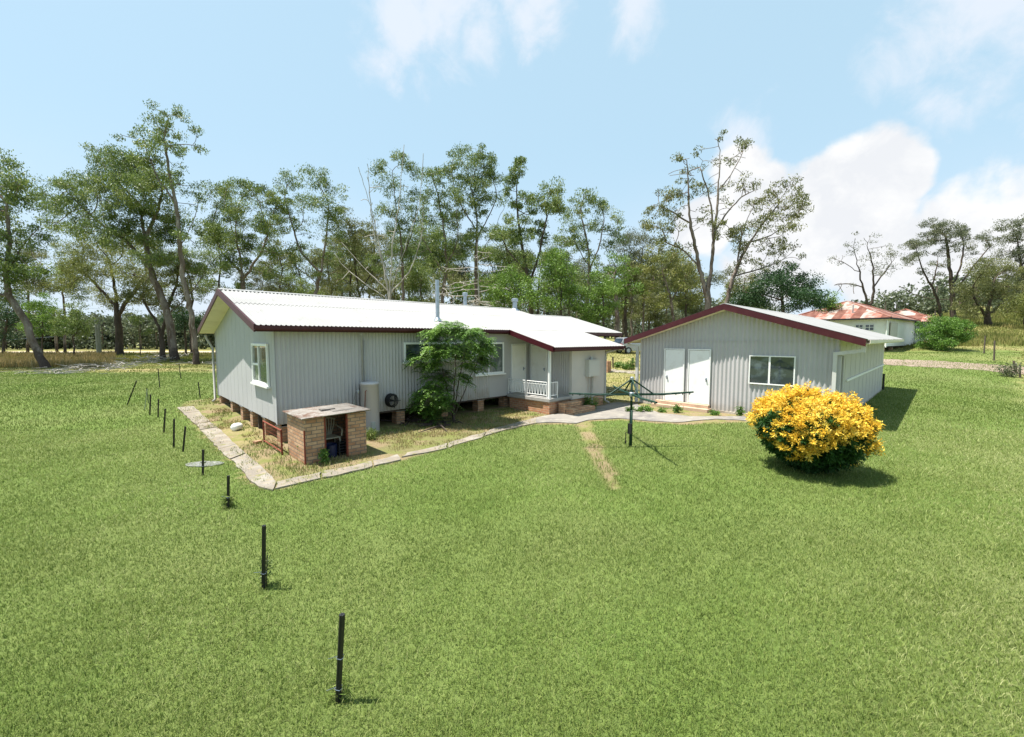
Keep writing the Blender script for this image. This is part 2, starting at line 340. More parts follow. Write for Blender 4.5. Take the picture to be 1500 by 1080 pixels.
hazef = mm('MULTIPLY', hz.outputs[0], mm('MULTIPLY_ADD', low.outputs[0], .45, .45))
def cmix(f, a, b):
    n = N.new('ShaderNodeMix'); n.data_type = 'RGBA'
    if hasattr(f, 'links'): Lk.new(f, n.inputs[0])
    else: n.inputs[0].default_value = f
    for i, q in ((6, a), (7, b)):
        if hasattr(q, 'links'): Lk.new(q, n.inputs[i])
        else: n.inputs[i].default_value = (*q, 1)
    return n.outputs[2]
base = cmix(.76, sky.outputs[0], (3.0, 4.3, 5.05))
c1 = cmix(hazef, base, (4.1, 4.55, 5.2))
c2 = cmix(wisps, c1, (5.0, 5.0, 5.3))
shade = N.new('ShaderNodeMapRange'); shade.inputs[1].default_value = .40; shade.inputs[2].default_value = .62; Lk.new(nf, shade.inputs[0])
cl = cmix(shade.outputs[0], (4.55, 4.6, 4.75), (5.3, 5.25, 5.2))
c3 = cmix(mm('MULTIPLY', cumulus, .93), c2, cl)
Lk.new(c3, bg.inputs[0])
w.cycles.sampling_method = 'MANUAL'; w.cycles.sample_map_resolution = 512
# ------------------------------------------------------------------ ground sheet
def g2(pts): return [ground_at(*p) for p in pts]
yard_edge = g2([(259, 598), (288, 624), (327, 667), (342, 678), (376, 716), (402, 721), (473, 703), (520, 692), (588, 676), (647, 660), (681, 650), (724, 636), (784, 621), (844, 621)])
yard = [tuple(p[:2]) for p in yard_edge]+[(12.8, 9.2), (16, 10.4), (17, 22.5), (2.4, 22.6)]
strip_poly = [tuple(p[:2]) for p in g2([(843, 620), (856, 650), (874, 688), (896, 718), (911, 720), (899, 690), (880, 655), (862, 616)])]
apron_poly = [tuple(p[:2]) for p in g2([(784, 614), (850, 598), (905, 588), (938, 590), (975, 600), (1093, 603), (1112, 613), (1092, 619), (1001, 622), (973, 621), (908, 616), (861, 618), (844, 622), (784, 622)])]
road_up = g2([(1000, 517), (1150, 521), (1297, 526.5), (1373, 529), (1450, 534), (1540, 541)]); road_lo = g2([(1000, 522), (1150, 527.5), (1297, 535), (1373, 539), (1450, 543.5), (1540, 553)])
def zone(x, y):
    n = fbm(x*.9, y*.9, 5)-.5; n2 = fbm(x*4, y*4, 9)-.5
    xx = x+n2*.25; yy = y+(fbm(x*4, y*4, 19)-.5)*.25
    u, v = uv(x, y); a = u/np.maximum(v, 1)
    dirt = np.zeros(x.shape)
    iy = inpoly(xx, yy, yard); isr = inpoly(xx, yy, strip_poly); ia = inpoly(xx, yy, apron_poly)
    patch = sstep(-.12, .16, fbm(x*1.1, y*1.1, 31)-.5)
    dirt = np.where(iy, .35+.6*patch, dirt); dirt = np.where(isr | ia, .8, dirt)
    dry = ((xx > 15.3) & (yy > 9.6)) | ((yy > 24+n*3) & (a > -.66)) | ((xx > 13) & (yy > 12))
    lawn = np.ones(x.shape)
    bnd = 33.5+n*5
    bnd = np.where(a > .5, 34+n*3, bnd)
    lawn = 1-sstep(-1.5, 1.5, v-bnd)
    rightgreen = ((a > .75) & (v < 43+n*4)); lawn = np.where(rightgreen, np.maximum(lawn, .55), lawn)
    # bare dry verge under the pickets at the far right
    edge = sstep(-.5, .6, a-1.235+n*.12-(v-30)*.0) if False else np.clip((a-1.19+n*.1)*14, 0, 1)*sstep(17, 22, v)
    lawn = lawn*(1-edge)
    lawn = np.where(dry, .12, lawn); lawn = np.where(iy | isr | ia, .0, lawn)
    straw = sstep(.42, .62, fbm(x*.13, y*.13, 44))*.6
    far = (v > 70) & (v < 92) & (a < -.2); straw = np.where(far, .9, straw)
    straw = np.where((v > 36) & (v < 62) & (a < -1.02), .55, straw)
    straw = np.where(dry & (v < 45), .6+n*.6, straw)
    leaf = (v > 33.2) & (v < 39) & (a < -.55); litter = np.where(leaf, sstep(-.02, .14, n+.06-(np.abs(v-35.6)/9)), 0)
    dirt = np.maximum(dirt, litter*.75)
    return lawn, np.clip(dirt, 0, 1), np.clip(straw, 0, 1)
us = np.concatenate([-np.geomspace(1500, 56, 26), np.arange(-55, 55.01, .5), np.geomspace(56, 1500, 26)])
us = np.concatenate([-np.geomspace(1500, 62, 26), np.arange(-60, -22, 1.), np.arange(-22, 24, .2), np.arange(24, 60.1, 1.), np.geomspace(62, 1500, 26)])
vs_ = np.concatenate([np.array([-400, -150, -60, -30, -15, -8, -4, -2]), np.arange(-1, 27, .16), np.arange(27, 48, .35), np.arange(48, 130, 1.6), np.geomspace(132, 1900, 30)])
U_, V_ = np.meshgrid(us, vs_); X_ = U_*CR[0]+V_*VD[0]; Y_ = U_*CR[1]+V_*VD[1]; Z_ = terr_uv(U_, V_)
near = (V_ < 45); Z_ = Z_+0
nv, nu = U_.shape; idx = np.arange(nv*nu).reshape(nv, nu)
F_ = np.stack([idx[:-1, :-1], idx[:-1, 1:], idx[1:, 1:], idx[1:, :-1]], -1).reshape(-1, 4)
gme = np_mesh('ground', np.stack([X_, Y_, Z_], -1).reshape(-1, 3), F_, smooth=True)
L_, D_, S_ = zone(X_.ravel(), Y_.ravel())
at = gme.color_attributes.new('zone', 'FLOAT_COLOR', 'POINT'); at.data.foreach_set('color', np.stack([L_, D_, S_, np.ones_like(L_)], -1).astype(np.float32).ravel())
gm = bpy.data.materials.new('ground_cover'); gm.use_nodes = True; nt = gm.node_tree; N = nt.nodes; Lk = nt.links
p = N['Principled BSDF']; p.inputs['Roughness'].default_value = .95; p.inputs['Specular IOR Level'].default_value = .1
tc = N.new('ShaderNodeTexCoord'); D = tc.outputs['Object']
va = N.new('ShaderNodeVertexColor'); va.layer_name = 'zone'; sx = N.new('ShaderNodeSeparateColor'); Lk.new(va.outputs[0], sx.inputs[0])
def ramp(f, lo, hi):
    n = N.new('ShaderNodeMapRange'); n.inputs[1].default_value = lo; n.inputs[2].default_value = hi; Lk.new(f, n.inputs[0]); return n.outputs[0]
big = noise_(.22, 5); mid = noise_(1.6, 6, .6); fine = noise_(16, 8, .7); vf = noise_(55, 6, .7)
lawnc = cmix(ramp(mid, .35, .68), (.110, .168, .036), (.150, .208, .050))
lawnc = cmix(ramp(big, .42, .68), lawnc, (.178, .20, .072))
lawnc = cmix(ramp(fine, .40, .70), lawnc, (.07, .105, .028))
lawnc = cmix(ramp(vf, .52, .72), lawnc, (.185, .215, .08))
fieldc = cmix(ramp(mid, .35, .65), (.10, .135, .032), (.19, .195, .068))
fieldc = cmix(ramp(fine, .45, .7), fieldc, (.08, .095, .025))
strawc = cmix(ramp(fine, .35, .7), (.42, .33, .18), (.25, .20, .085))
strawc = cmix(ramp(mid, .45, .65), strawc, (.24, .22, .07))
dirtc = cmix(ramp(fine, .35, .7), (.25, .18, .11), (.14, .105, .06))
dirtc = cmix(ramp(vf, .48, .66), dirtc, (.36, .29, .18))
dirtc = cmix(ramp(mid, .46, .60), dirtc, (.15, .165, .05))
cf = cmix(sx.outputs[2], fieldc, strawc); cf = cmix(sx.outputs[0], cf, lawnc); cf = cmix(sx.outputs[1], cf, dirtc)
Lk.new(cf, p.inputs['Base Color'])
bp = N.new('ShaderNodeBump'); bp.inputs['Strength'].default_value = .7; bp.inputs['Distance'].default_value = .04; Lk.new(vf, bp.inputs['Height']); Lk.new(bp.outputs[0], p.inputs['Normal'])
tag(link_mesh('ground', gme, gm), 'green lawn and dry paddock grass rising gently to the right', kind='structure')
# ------------------------------------------------------------------ strips laid on the ground
def resample(pts, n):
    pts = np.array(pts, float); d = np.r_[0, np.cumsum(np.linalg.norm(np.diff(pts[:, :2], axis=0), axis=1))]; t = np.linspace(0, d[-1], n)
    return np.stack([np.interp(t, d, pts[:, k]) for k in range(3)], 1)
def strip(name, A, B, na, nb, dz, m, jag=0, thick=.03, breaks=None, kind='structure', label=None):
    A = resample(A, na); B = resample(B, na); b = MB()
    cuts = breaks or [(0, na-1)]
    for (i0, i1) in cuts:
        dzz = dz+random.uniform(-.004, .006) if breaks else dz
        vs = []; fs = []
        for i in range(i0, i1+1):
            for j in range(nb+1):
                t = j/nb; q = A[i]*(1-t)+B[i]*t
                if j in (0, nb): q = q+np.array([(vnoise(q[0]*3, q[1]*3, 3)-.5)*jag, (vnoise(q[0]*3, q[1]*3, 8)-.5)*jag, 0])
                vs.append((q[0], q[1], float(terr(q[0], q[1]))+dzz))
        k = i1-i0; w_ = nb+1
        fs = [(i*w_+j, (i+1)*w_+j, (i+1)*w_+j+1, i*w_+j+1) for i in range(k) for j in range(nb)]
        o = len(vs); rim = [i*w_ for i in range(k+1)]+[k*w_+j for j in range(1, w_)]+[i*w_+nb for i in range(k-1, -1, -1)]+[j for j in range(nb-1, 0, -1)]
        vs += [(vs[r][0], vs[r][1], vs[r][2]-thick-.05) for r in rim]
        n = len(rim); fs += [(rim[i], o+i, o+(i+1) % n, rim[(i+1) % n]) for i in range(n)]
        b.add(vs, fs)
    o = b.build(name, m); tag(o, label, kind=kind); return o
random.seed(5)
def cutlist(n, lo, hi):
    r = []; i = 0
    while i < n-2:
        j = min(n-1, i+random.randint(lo, hi)); r.append((i, j)); i = j+(1 if random.random() < .3 else 0)
    return r
M['path'] = mat('old_path_concrete', (.20, .175, .145), .95, .1, 0, [(1.3, (.28, .255, .22), .45, .65), (4, (.15, .15, .06), .56, .66), (9, (.30, .24, .16), .5, .75), (30, (.33, .30, .26), .6, .75)], (22, .7, .02))
strip('concrete_path', g2([(260, 598), (288, 624), (327, 667), (342, 678), (376, 716), (400, 721)]), g2([(283, 596.5), (299, 611.5), (320, 628.6), (354, 660.5), (376, 678), (405, 708)]), 120, 6, .03, M['path'], .05, breaks=cutlist(120, 9, 16), label='cracked old concrete path along the gable end of the long house')
fr_lo = g2([(404, 720), (473, 703), (520, 692), (588, 676)]); fr_up = g2([(408, 709), (470, 694), (520, 685), (583, 669)])
strip('concrete_path', fr_lo, fr_up, 60, 4, .035, M['path'], .12, breaks=[(0, 18), (19, 43), (44, 59)], label='broken pale concrete edging in front of the brick hutch')
strip('concrete_path', g2([(591, 671), (647, 660), (681, 650), (724, 636), (784, 621)]), g2([(597, 665), (641, 655), (670, 646), (728, 629), (786, 613)]), 90, 4, .03, M['path'], .12, breaks=[(0, 20), (21, 46), (47, 89)], label='narrow concrete edging curving toward the porch steps')
strip('concrete_apron', g2([(784, 621), (820, 620), (844, 621), (861, 616), (908, 614), (973, 619), (1001, 619), (1050, 615), (1092, 617)]), g2([(786, 613), (812, 608), (850, 602), (905, 590), (932, 593), (965, 606), (1010, 611), (1050, 611), (1093, 611)]), 110, 10, .028, mat('stained_concrete', (.23, .21, .185), .9, .2, 0, [(.7, (.16, .148, .14), .45, .62), (3, (.30, .28, .24), .5, .7), (14, (.30, .26, .2), .6, .75)], (22, .4, .015)), .12, label='stained concrete apron between the porch steps and the shed doors')
strip('gravel_road', road_lo, road_up, 160, 6, .02, mat('gravel', (.24, .18, .14), .95, .1, 0, [(.5, (.28, .22, .175), .42, .62), (9, (.25, .20, .17), .5, .75), (60, (.36, .30, .25), .55, .7)], (70, .8, .03)), .5, label='pinkish gravel track crossing behind the shed')
strip('rear_path', g2([(884, 546), (905, 546), (940, 549)]), g2([(884, 540), (906, 543), (940, 545)]), 30, 3, .03, M['path'], .15, label='concrete path crossing the dry grass behind the house')
fr = [atv(-150, 520, 78), atv(100, 520, 79), atv(330, 520, 80), atv(500, 520, 81)]; fb = [atv(-150, 520, 84), atv(100, 520, 85), atv(330, 520, 86), atv(500, 520, 87)]
strip('far_road', fr, fb, 60, 2, .05, mat('pale_road', (.45, .38, .31), .9, .1, 0, [(.4, (.37, .31, .25), .4, .7)]), 0, label='pale country road at the far left beyond the trees')
# ------------------------------------------------------------------ grass blades (uncountable)
def blades(name, label, m, n, v0, v1, a0, a1, dens_pow, hfun, wfun, mask, two=True, lean=.6):
    vv = np.linspace(v0, v1, 400); pdf = vv*np.power(vv, -dens_pow); cdf = np.cumsum(pdf); cdf /= cdf[-1]
    v = np.interp(RNG.random(n), cdf, vv); a = RNG.uniform(a0, a1, n); u = a*v
    x = u*CR[0]+v*VD[0]; y = u*CR[1]+v*VD[1]
    keep = RNG.random(n) < mask(x, y, v); x = x[keep]; y = y[keep]; v = v[keep]; n = len(x); z = terr(x, y)
    h = hfun(v)*RNG.uniform(.45, 1.25, n)*(.7+.6*fbm(x*1.3, y*1.3, 77)); wd = wfun(v)*RNG.uniform(.6, 1.3, n)
    th = RNG.uniform(0, 2*np.pi, n); ph = RNG.uniform(0, 2*np.pi, n); ln = RNG.uniform(.1, 1, n)*lean*h
    B = np.stack([x, y, z-.004], 1); W = np.stack([np.cos(th), np.sin(th), 0*th], 1)*wd[:, None]*.5; Ln = np.stack([np.cos(ph)*ln, np.sin(ph)*ln, 0*ln], 1); Zh = np.stack([0*h, 0*h, h], 1)
    if two:
        V = np.stack([B-W, B+W, B+Ln*.35+Zh*.6+W*.8, B+Ln*.35+Zh*.6-W*.8, B+Ln*1.1+Zh*.95+W*.12, B+Ln*1.1+Zh*.95-W*.12], 1); k = 6; f = np.array([[0, 1, 2, 3], [3, 2, 4, 5]])
    else:
        V = np.stack([B-W, B+W, B+Ln+Zh+W*.25, B+Ln+Zh-W*.25], 1); k = 4; f = np.array([[0, 1, 2, 3]])
    F = (np.arange(n)[:, None, None]*k+f[None]).reshape(-1, 4)
    o = link_mesh(name, np_mesh(name, V.reshape(-1, 3), F), m); tag(o, label, 'grass', kind='stuff'); return o
def lawn_mask(x, y, v):
    L, Dd, S = zone(x, y); return np.where(Dd > .3, 0, L*L)*(.55+.9*fbm(x*2.2, y*2.2, 61))
house_foot = [(3.3, 12.6), (12.0, 12.6), (12.0, 10.3), (15.7, 10.3), (15.7, 12.6), (20, 12.6), (20, 21.3), (3.3, 21.3)]
gar_foot = [(17.0, 2.3), (32, 2.3), (32, 9.5), (17.0, 9.5)]
def outside(x, y): return (~inpoly(x, y, house_foot)) & (~inpoly(x, y, gar_foot))
GQ = 1.0
blades('lawn_grass', 'short thick green lawn grass filling the foreground', M['grass'], int(560000*GQ), 2.2, 13, -1.5, 1.5, 1.5, lambda v: .042+.0014*v, lambda v: .0026+.00066*v, lambda x, y, v: lawn_mask(x, y, v), lean=1.25)
blades('lawn_grass', 'short green lawn grass farther out around the sheds', M['grass'], int(380000*GQ), 13, 42, -1.3, 1.3, 1.4, lambda v: .045+.0010*v, lambda v: .005+.0009*v, lambda x, y, v: lawn_mask(x, y, v)*outside(x, y), two=False)
def yard_mask(x, y, v):
    L, Dd, S = zone(x, y); ny = fbm(x*1.6, y*1.6, 91)
    onpath = inpoly(x, y, apron_poly)
    px = (x < 2.75) & (y > 9.0) & (fbm(x*2.3, y*2.3, 55) < .55)
    return ((Dd > .25) & outside(x, y) & ~onpath & ~px)*sstep(.40, .62, ny)*(.25+.75*(y > 9.5))
def weedy(x, y, v):
    L, Dd, S = zone(x, y); ny = fbm(x*1.1+7, y*1.1, 191); e = inpoly(x, y, yard)
    near_wall = ((y > 11.2) & (x > 6)) | (x < 3.3)
    return (Dd > .25) & outside(x, y) & ~inpoly(x, y, apron_poly) & ~((x < 2.7) & (y > 9.2) & (ny < .55)) & (ny > np.where(near_wall, .44, .56))
blades('weedy_yard_grass', 'yellow green weeds and grass tufts growing along the house piers and path edges', M['grass'], 80000, 5, 24, -.85, .35, .6, lambda v: .085+0*v, lambda v: .005+.0007*v, weedy)
blades('dry_yard_grass', 'patchy straw coloured grass in the bare yard beside the house', M['straw'], 150000, 5, 24, -.85, .35, .6, lambda v: .07+0*v, lambda v: .005+.0007*v, yard_mask)
def dry_mask(x, y, v):
    L, Dd, S = zone(x, y); return ((L < .4) & (Dd < .3) & outside(x, y))*.8
blades('field_grass', 'rough yellow green paddock grass beyond the mown lawn', M['field'], 260000, 17, 75, -1.35, 1.35, 1.5, lambda v: np.where(v < 46, .05+.001*v, .08+.0035*v), lambda v: .008+.0013*v, dry_mask, two=False)
def tall_mask(x, y, v):
    u = x*CR[0]+y*CR[1]; a = u/v; n = fbm(x*.25, y*.25, 13)
    m1 = (a < -.95) & (v > 38) & (v < 66); m2 = (a > .98) & (v > 46) & (v < 95)
    return (m1*sstep(.40, .55, n)*.9+m2*sstep(.42, .6, n)*.8)
blades('tall_field_grass', 'rough yellow green tussocks on the rising right paddock', M['field'], 90000, 44, 100, .9, 1.35, 1.0, lambda v: .4+.003*v, lambda v: .014+.0012*v, tall_mask, two=False, lean=.4)
blades('tall_field_grass', 'tall pale seeding grass in clumps at the outer left paddock', M['straw'], 80000, 38, 95, -1.4, -.8, 1.0, lambda v: .45+.004*v, lambda v: .014+.0012*v, tall_mask, two=False, lean=.4)
# ================================================================== LONG GREY HOUSE
HX0, HX1 = 3.3, 16.5; HY0, HY1 = 12.69, 21.2; RY = 16.95; RZ = 4.52; SL = (4.52-3.25)/(16.95-12.4)
ZF = .55
def rz(y): return RZ-SL*abs(y-RY)
H = empty('farmhouse', (HX0, HY0, 0), 'long low grey house with white iron roof, maroon trim and a corner porch', 'house')
b = MB(); b.prism([(0, 0)], 0, 0) if False else None
# gable wall facing the camera side: flat boards with cover joints
ys = [HY0, RY, HY1]; b = MB()
x0, x1 = HX0, HX0+.08
prof = [(x0, HY0, ZF), (x0, HY1, ZF), (x0, HY1, rz(HY1)-.12), (x0, RY, RZ-.12), (x0, HY0, rz(HY0)-.12)]
b.add([Vector(p) for p in prof]+[Vector(p)+Vector((.08, 0, 0)) for p in prof], [(0, 1, 2, 3, 4)[::-1], (5, 6, 7, 8, 9)]+[(i, (i+1) % 5, 5+(i+1) % 5, 5+i)[::-1] for i in range(5)])
y = HY0+.30
k = 0
while y < HY1-.1:
    wv = .008 if k % 3 else .02
    b.box(x0-.003, x0, y, y+wv, ZF, rz(y)-.13); y += .62; k += 1
b.box(x0-.02, x0-.0, HY0-.015, HY0+.10, ZF-.02, rz(HY0)-.1); b.box(x0-.02, x0, HY1-.09, HY1+.015, ZF-.02, rz(HY1)-.1)
b.build('wall', M['panel'], H)
cw = corr_wall((HX0, HY0-.015), (11.0, HY0-.015), ZF-.03, rz(HY0)-.06, (0, -1, 0), .115, .020); cw.build('wall', M['wall_house'], H, smooth=True)
b = MB(); b.box(11.0, 13.4, HY0-.01, HY0+.08, ZF-.03, rz(HY0)-.06); b.box(11.0, 11.03, HY0-.018, HY0-.01, ZF, rz(HY0)-.1); b.build('wall', M['panel'], H)
b = MB(); b.box(HX0+.08, HX1, HY1-.08, HY1, ZF, rz(HY1)-.12); b.box(HX1-.08, HX1, HY0+.1, HY1-.08, ZF, 3.1)
pr = [(HX1-.08, HY0+.1, 3.1), (HX1-.08, HY1-.08, 3.1), (HX1-.08, RY, RZ-.15)]; b.add(pr+[(q[0]+.08, q[1], q[2]) for q in pr], [(0, 2, 1), (3, 4, 5), (0, 1, 4, 3), (1, 2, 5, 4), (2, 0, 3, 5)])
b.build('wall', M['side'], H)
# dark floor frame and upright sheet, added to block light under the house
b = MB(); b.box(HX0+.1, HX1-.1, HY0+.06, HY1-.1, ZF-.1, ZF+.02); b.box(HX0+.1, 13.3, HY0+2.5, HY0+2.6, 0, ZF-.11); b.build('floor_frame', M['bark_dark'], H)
# extension room beside the porch
EX0, EX1, EY = 13.32, 15.62, 10.36
cw = corr_wall((EX0, HY0-.03), (EX0, EY), .58, lambda q: rz(HY0-.03-q)-.18, (-1, 0, 0), .115, .020); cw.build('wall', M['wall_house'], H, smooth=True)
b = MB(); b.box(EX0-.02, EX1, EY-.06, EY+.04, .45, 2.60); b.box(EX0-.028, EX0+.06, EY-.075, EY+.05, .58, 2.6); b.box(EX1-.06, EX1+.02, EY-.07, HY0-.1, .45, 2.6)
b.build('wall', M['side'], H)
b = MB(); b.box(EX0+.05, EX1-.02, EY-.02, EY+.2, -.1, .45); b.box(EX1-.1, EX1, EY+.2, HY0, -.1, .45)
b.build('wall_base', M['brick'], H)
# ---- roof
nrm = Vector((0, -SL, 1)).normalized()
def slope_pts(y): return rz(y)
G0 = 2.78; G1 = 16.62
b = MB()
dn = Vector((0, -1, -SL)).normalized(); dl = lambda y0, y1: abs(y0-y1)*math.sqrt(1+SL*SL)
corr_roof(b, (G0, RY, RZ+.03), (1, 0, 0), G1-G0, dn, dl(RY, 14.9), .12, .022)
corr_roof(b, (G0, 15.0, rz(15.0)+.018), (1, 0, 0), G1-G0, dn, dl(15.0, 12.32), .12, .022)
corr_roof(b, (11.80, 12.5, rz(12.5)+.008), (1, 0, 0), G1-11.80, dn, dl(12.5, 9.95), .12, .022)
dn2 = Vector((0, 1, -SL)).normalized()
corr_roof(b, (G0, RY, RZ+.03), (1, 0, 0), G1-G0, dn2, dl(RY, 21.55), .12, .022)
roof = b.build('roof', M['roof'], H, smooth=True)
b = MB()
corr_roof(b, (G1+.0, 15.9, rz(15.9)-.03), (1, 0, 0), 3.75, dn, dl(15.9, 12.32), .12, .022)
corr_roof(b, (G1+.0, 15.9, rz(15.9)-.03), (1, 0, 0), 3.75, dn2, dl(15.9, 19.5), .12, .022)
b.build('roof', M['roof'], H, smooth=True)
b = MB()
def ridge_cap(b, x0, x1, y, z, s=SL):
    pr = [(0, -.16, -.16*s), (0, -.02, .005), (0, .02, .005), (0, .16, -.16*s), (0, .16, -.16*s-.012), (0, 0, -.02), (0, -.16, -.16*s-.012)]
    b.extr(pr, (x0, y, z+.055), (1, 0, 0), x1-x0)
ridge_cap(b, G0, G1, RY, RZ); ridge_cap(b, G1+.01, G1+3.75, 15.9, rz(15.9)-.06)
b.build('ridge_cap', M['roof'], roof)
# barge boards (maroon) along rakes, gutters along eaves
def rake(b, x, ya, yb, w=.035, h=.20, off=0.0, s=SL, fz=rz):
    za, zb_ = fz(ya)+off, fz(yb)+off
    q = [(x, ya, za), (x, yb, zb_), (x, yb, zb_-h), (x, ya, za-h)]
    b.add(q+[(p[0]+w, p[1], p[2]) for p in q], [(0, 1, 2, 3), (7, 6, 5, 4)]+[(i, 4+i, 4+(i+1) % 4, (i+1) % 4) for i in range(4)])
for (xx_, ya_, yb_, of_) in ((G0-.035, RY, 12.36, .03), (G0-.035, RY, 21.5, .03), (11.765, 12.36, 9.98, .02), (G1, RY, 9.98, .005)):
    b = MB(); rake(b, xx_, ya_, yb_, off=of_); b.build('barge_board', M['maroon'], H)
def gutter(b, xa, xb, y, z, s=-1):
    pr = [(0, 0, 0), (0, s*.10, 0), (0, s*.115, .03), (0, s*.115, .12), (0, s*.10, .12), (0, s*.10, .015), (0, 0, .015)]
    b.extr(pr, (xa, y, z), (1, 0, 0), xb-xa)
b = MB(); gutter(b, G0-.03, 11.76, 12.37, rz(12.4)-.13); b.box(G0, 11.76, 12.372, 12.40, rz(12.4)-.17, rz(12.4)-.0)
gutter(b, 11.77, G1+.03, 9.99, rz(10.0)-.13); b.box(11.80, G1, 9.992, 10.02, rz(10.0)-.17, rz(10.0)-.0)
b.box(G1+.04, G1+3.75, 12.33, 12.36, rz(12.36)-.2, rz(12.36)-.03); b.box(G1+3.70, G1+3.74, 12.37, 15.9, 3.0, 3.14)
b.box(G0, G1, 21.5, 21.53, rz(21.5)-.17, rz(21.5)); b.build('gutter', M['maroon'], H)
# soffits (cream) under the gable and the eaves
b = MB()
def sof(b, xa, xb, ya, yb, d=.16):
    q = [(xa, ya, rz(ya)-d), (xb, ya, rz(ya)-d), (xb, yb, rz(yb)-d), (xa, yb, rz(yb)-d)]
    b.add(q+[(p[0], p[1], p[2]+.015) for p in q], [(0, 1, 2, 3), (7, 6, 5, 4)]+[(i, 4+i, 4+(i+1) % 4, (i+1) % 4) for i in range(4)])
sof(b, G0+.005, HX0-.005, RY, 21.45); sof(b, G0+.005, HX0-.005, 12.41, RY)
b.box(HX0, 11.75, 12.41, HY0-.05, rz(HY0)-.19, rz(HY0)-.18); sof(b, 11.82, G1-.01, 10.03, 12.64)
b.build('soffit', M['cream'], H)
# flues (part of the roof)
def flue(x, y, z0, z1, r=.075, cap=False):
    b = MB(); b.tube([(x, y, z0), (x, y, z1)], r, 14)
    if cap: b.lathe((x, y, z1-.02), [(r*.9, -.14), (r*1.45, -.12), (r*1.45, .03), (r*.9, .06)], 14)
    b.lathe((x, y, z0+.1), [(r*2.2, -.04), (r*1.1, .10)], 14)
    b.build('flue', M['steel'], roof, smooth=False)
flue(9.1, 13.45, rz(13.45)-.05, 5.1, .075)
flue(13.75, 17.75, rz(17.75)-.05, 5.28, .10, True); flue(16.42, 16.72, rz(16.72)-.1, 5.08, .13, True)
# brick piers
for px, py in [(333, 0), (347, 0), (360, 0), (374, 0), (393, 0)]: pass
for (x, y) in [(3.47, 20.95), (3.47, 18.75), (3.47, 17.1), (3.47, 15.75), (3.47, 14.2), (3.52, 12.92), (5.5, 12.95), (7.1, 12.95), (8.9, 12.95), (10.65, 12.95), (12.2, 13.1)]:
    g = float(terr(x, y)); b = MB(); b.box(x-.15, x+.15, y-.17, y+.17, g-.1, ZF-.012 if x > 3.5 else ZF-.03); b.build('pier', M['brick'], H)
    b = MB(); b.box(x-.18, x+.18, y-.2, y+.2, ZF-.03, ZF-.012) if x <= 3.5 else b.box(x-.18, x+.18, y-.2, y+.2, ZF-.118, ZF-.102)
    b.build('pier_cap', M['steel'], H)
# windows
def window_y(parent, x0, x1, z0, z1, y, mull=(), trans=(), glass='glass', fw=.07, sill=True, proud=.04, nm='window'):
    """window on a wall facing -Y"""
    b = MB(); f = fw
    b.box(x0-f, x0, y-proud, y, z0-f, z1+f); b.box(x1, x1+f, y-proud, y, z0-f, z1+f); b.box(x0, x1, y-proud, y, z1, z1+f); b.box(x0, x1, y-proud, y, z0-f, z0)
    w_ = b.build(nm, M['white'], parent, bevel=.004)
    for m in mull: b = MB(); b.box(m-.022, m+.022, y-proud*.8, y-.006, z0, z1); b.build('glazing_bar', M['white'], w_)
    b = MB(); b.box(x0, x1, y-.02, y-.012, z0, z1); b.build('pane', M[glass], w_)
    if sill: b = MB(); b.box(x0-f-.05, x1+f+.05, y-proud-.07, y-.002, z0-f-.05, z0-f-.001); b.build('sill', M['white'], w_)
    return w_
def window_x(parent, y0, y1, z0, z1, x, mull=(), trans=(), glass='glass', fw=.07, sill=True, proud=.04, nm='window'):
    """window on a wall facing -X"""
    b = MB(); f = fw
    b.box(x-proud, x, y0-f, y0, z0-f, z1+f); b.box(x-proud, x, y1, y1+f, z0-f, z1+f); b.box(x-proud, x, y0, y1, z1, z1+f); b.box(x-proud, x, y0, y1, z0-f, z0)
    w_ = b.build(nm, M['white'], parent, bevel=.004)
    for m in mull: b = MB(); b.box(x-proud*.8, x-.006, m-.03, m+.03, z0, z1); b.build('glazing_bar', M['white'], w_)
    for m in trans: b = MB(); b.box(x-proud*.8+.001, x-.007, m[0], m[1], m[2]-.03, m[2]+.03); b.build('glazing_bar', M['white'], w_)
    b = MB(); b.box(x-.02, x-.012, y0, y1, z0, z1); b.build('pane', M[glass], w_)
    if sill: b = MB(); b.box(x-proud-.045, x-.002, y0-f-.05, y1+f+.06, z0-f-.05, z0-f-.001); b.build('sill', M['white'], w_)
    return w_
window_x(H, 13.33, 14.92, 1.61, 2.68, HX0-.01, mull=(14.27,), trans=((14.30, 14.92, 2.12),), glass='glass2', proud=.06)
window_y(H, 7.25, 10.02, 2.17, 2.70, HY0-.03, mull=(8.2, 9.1), glass='glass', proud=.05)
window_y(H, 10.32, 11.70, 1.55, 2.68, HY0-.03, mull=(10.95,), glass='glass2', proud=.05)
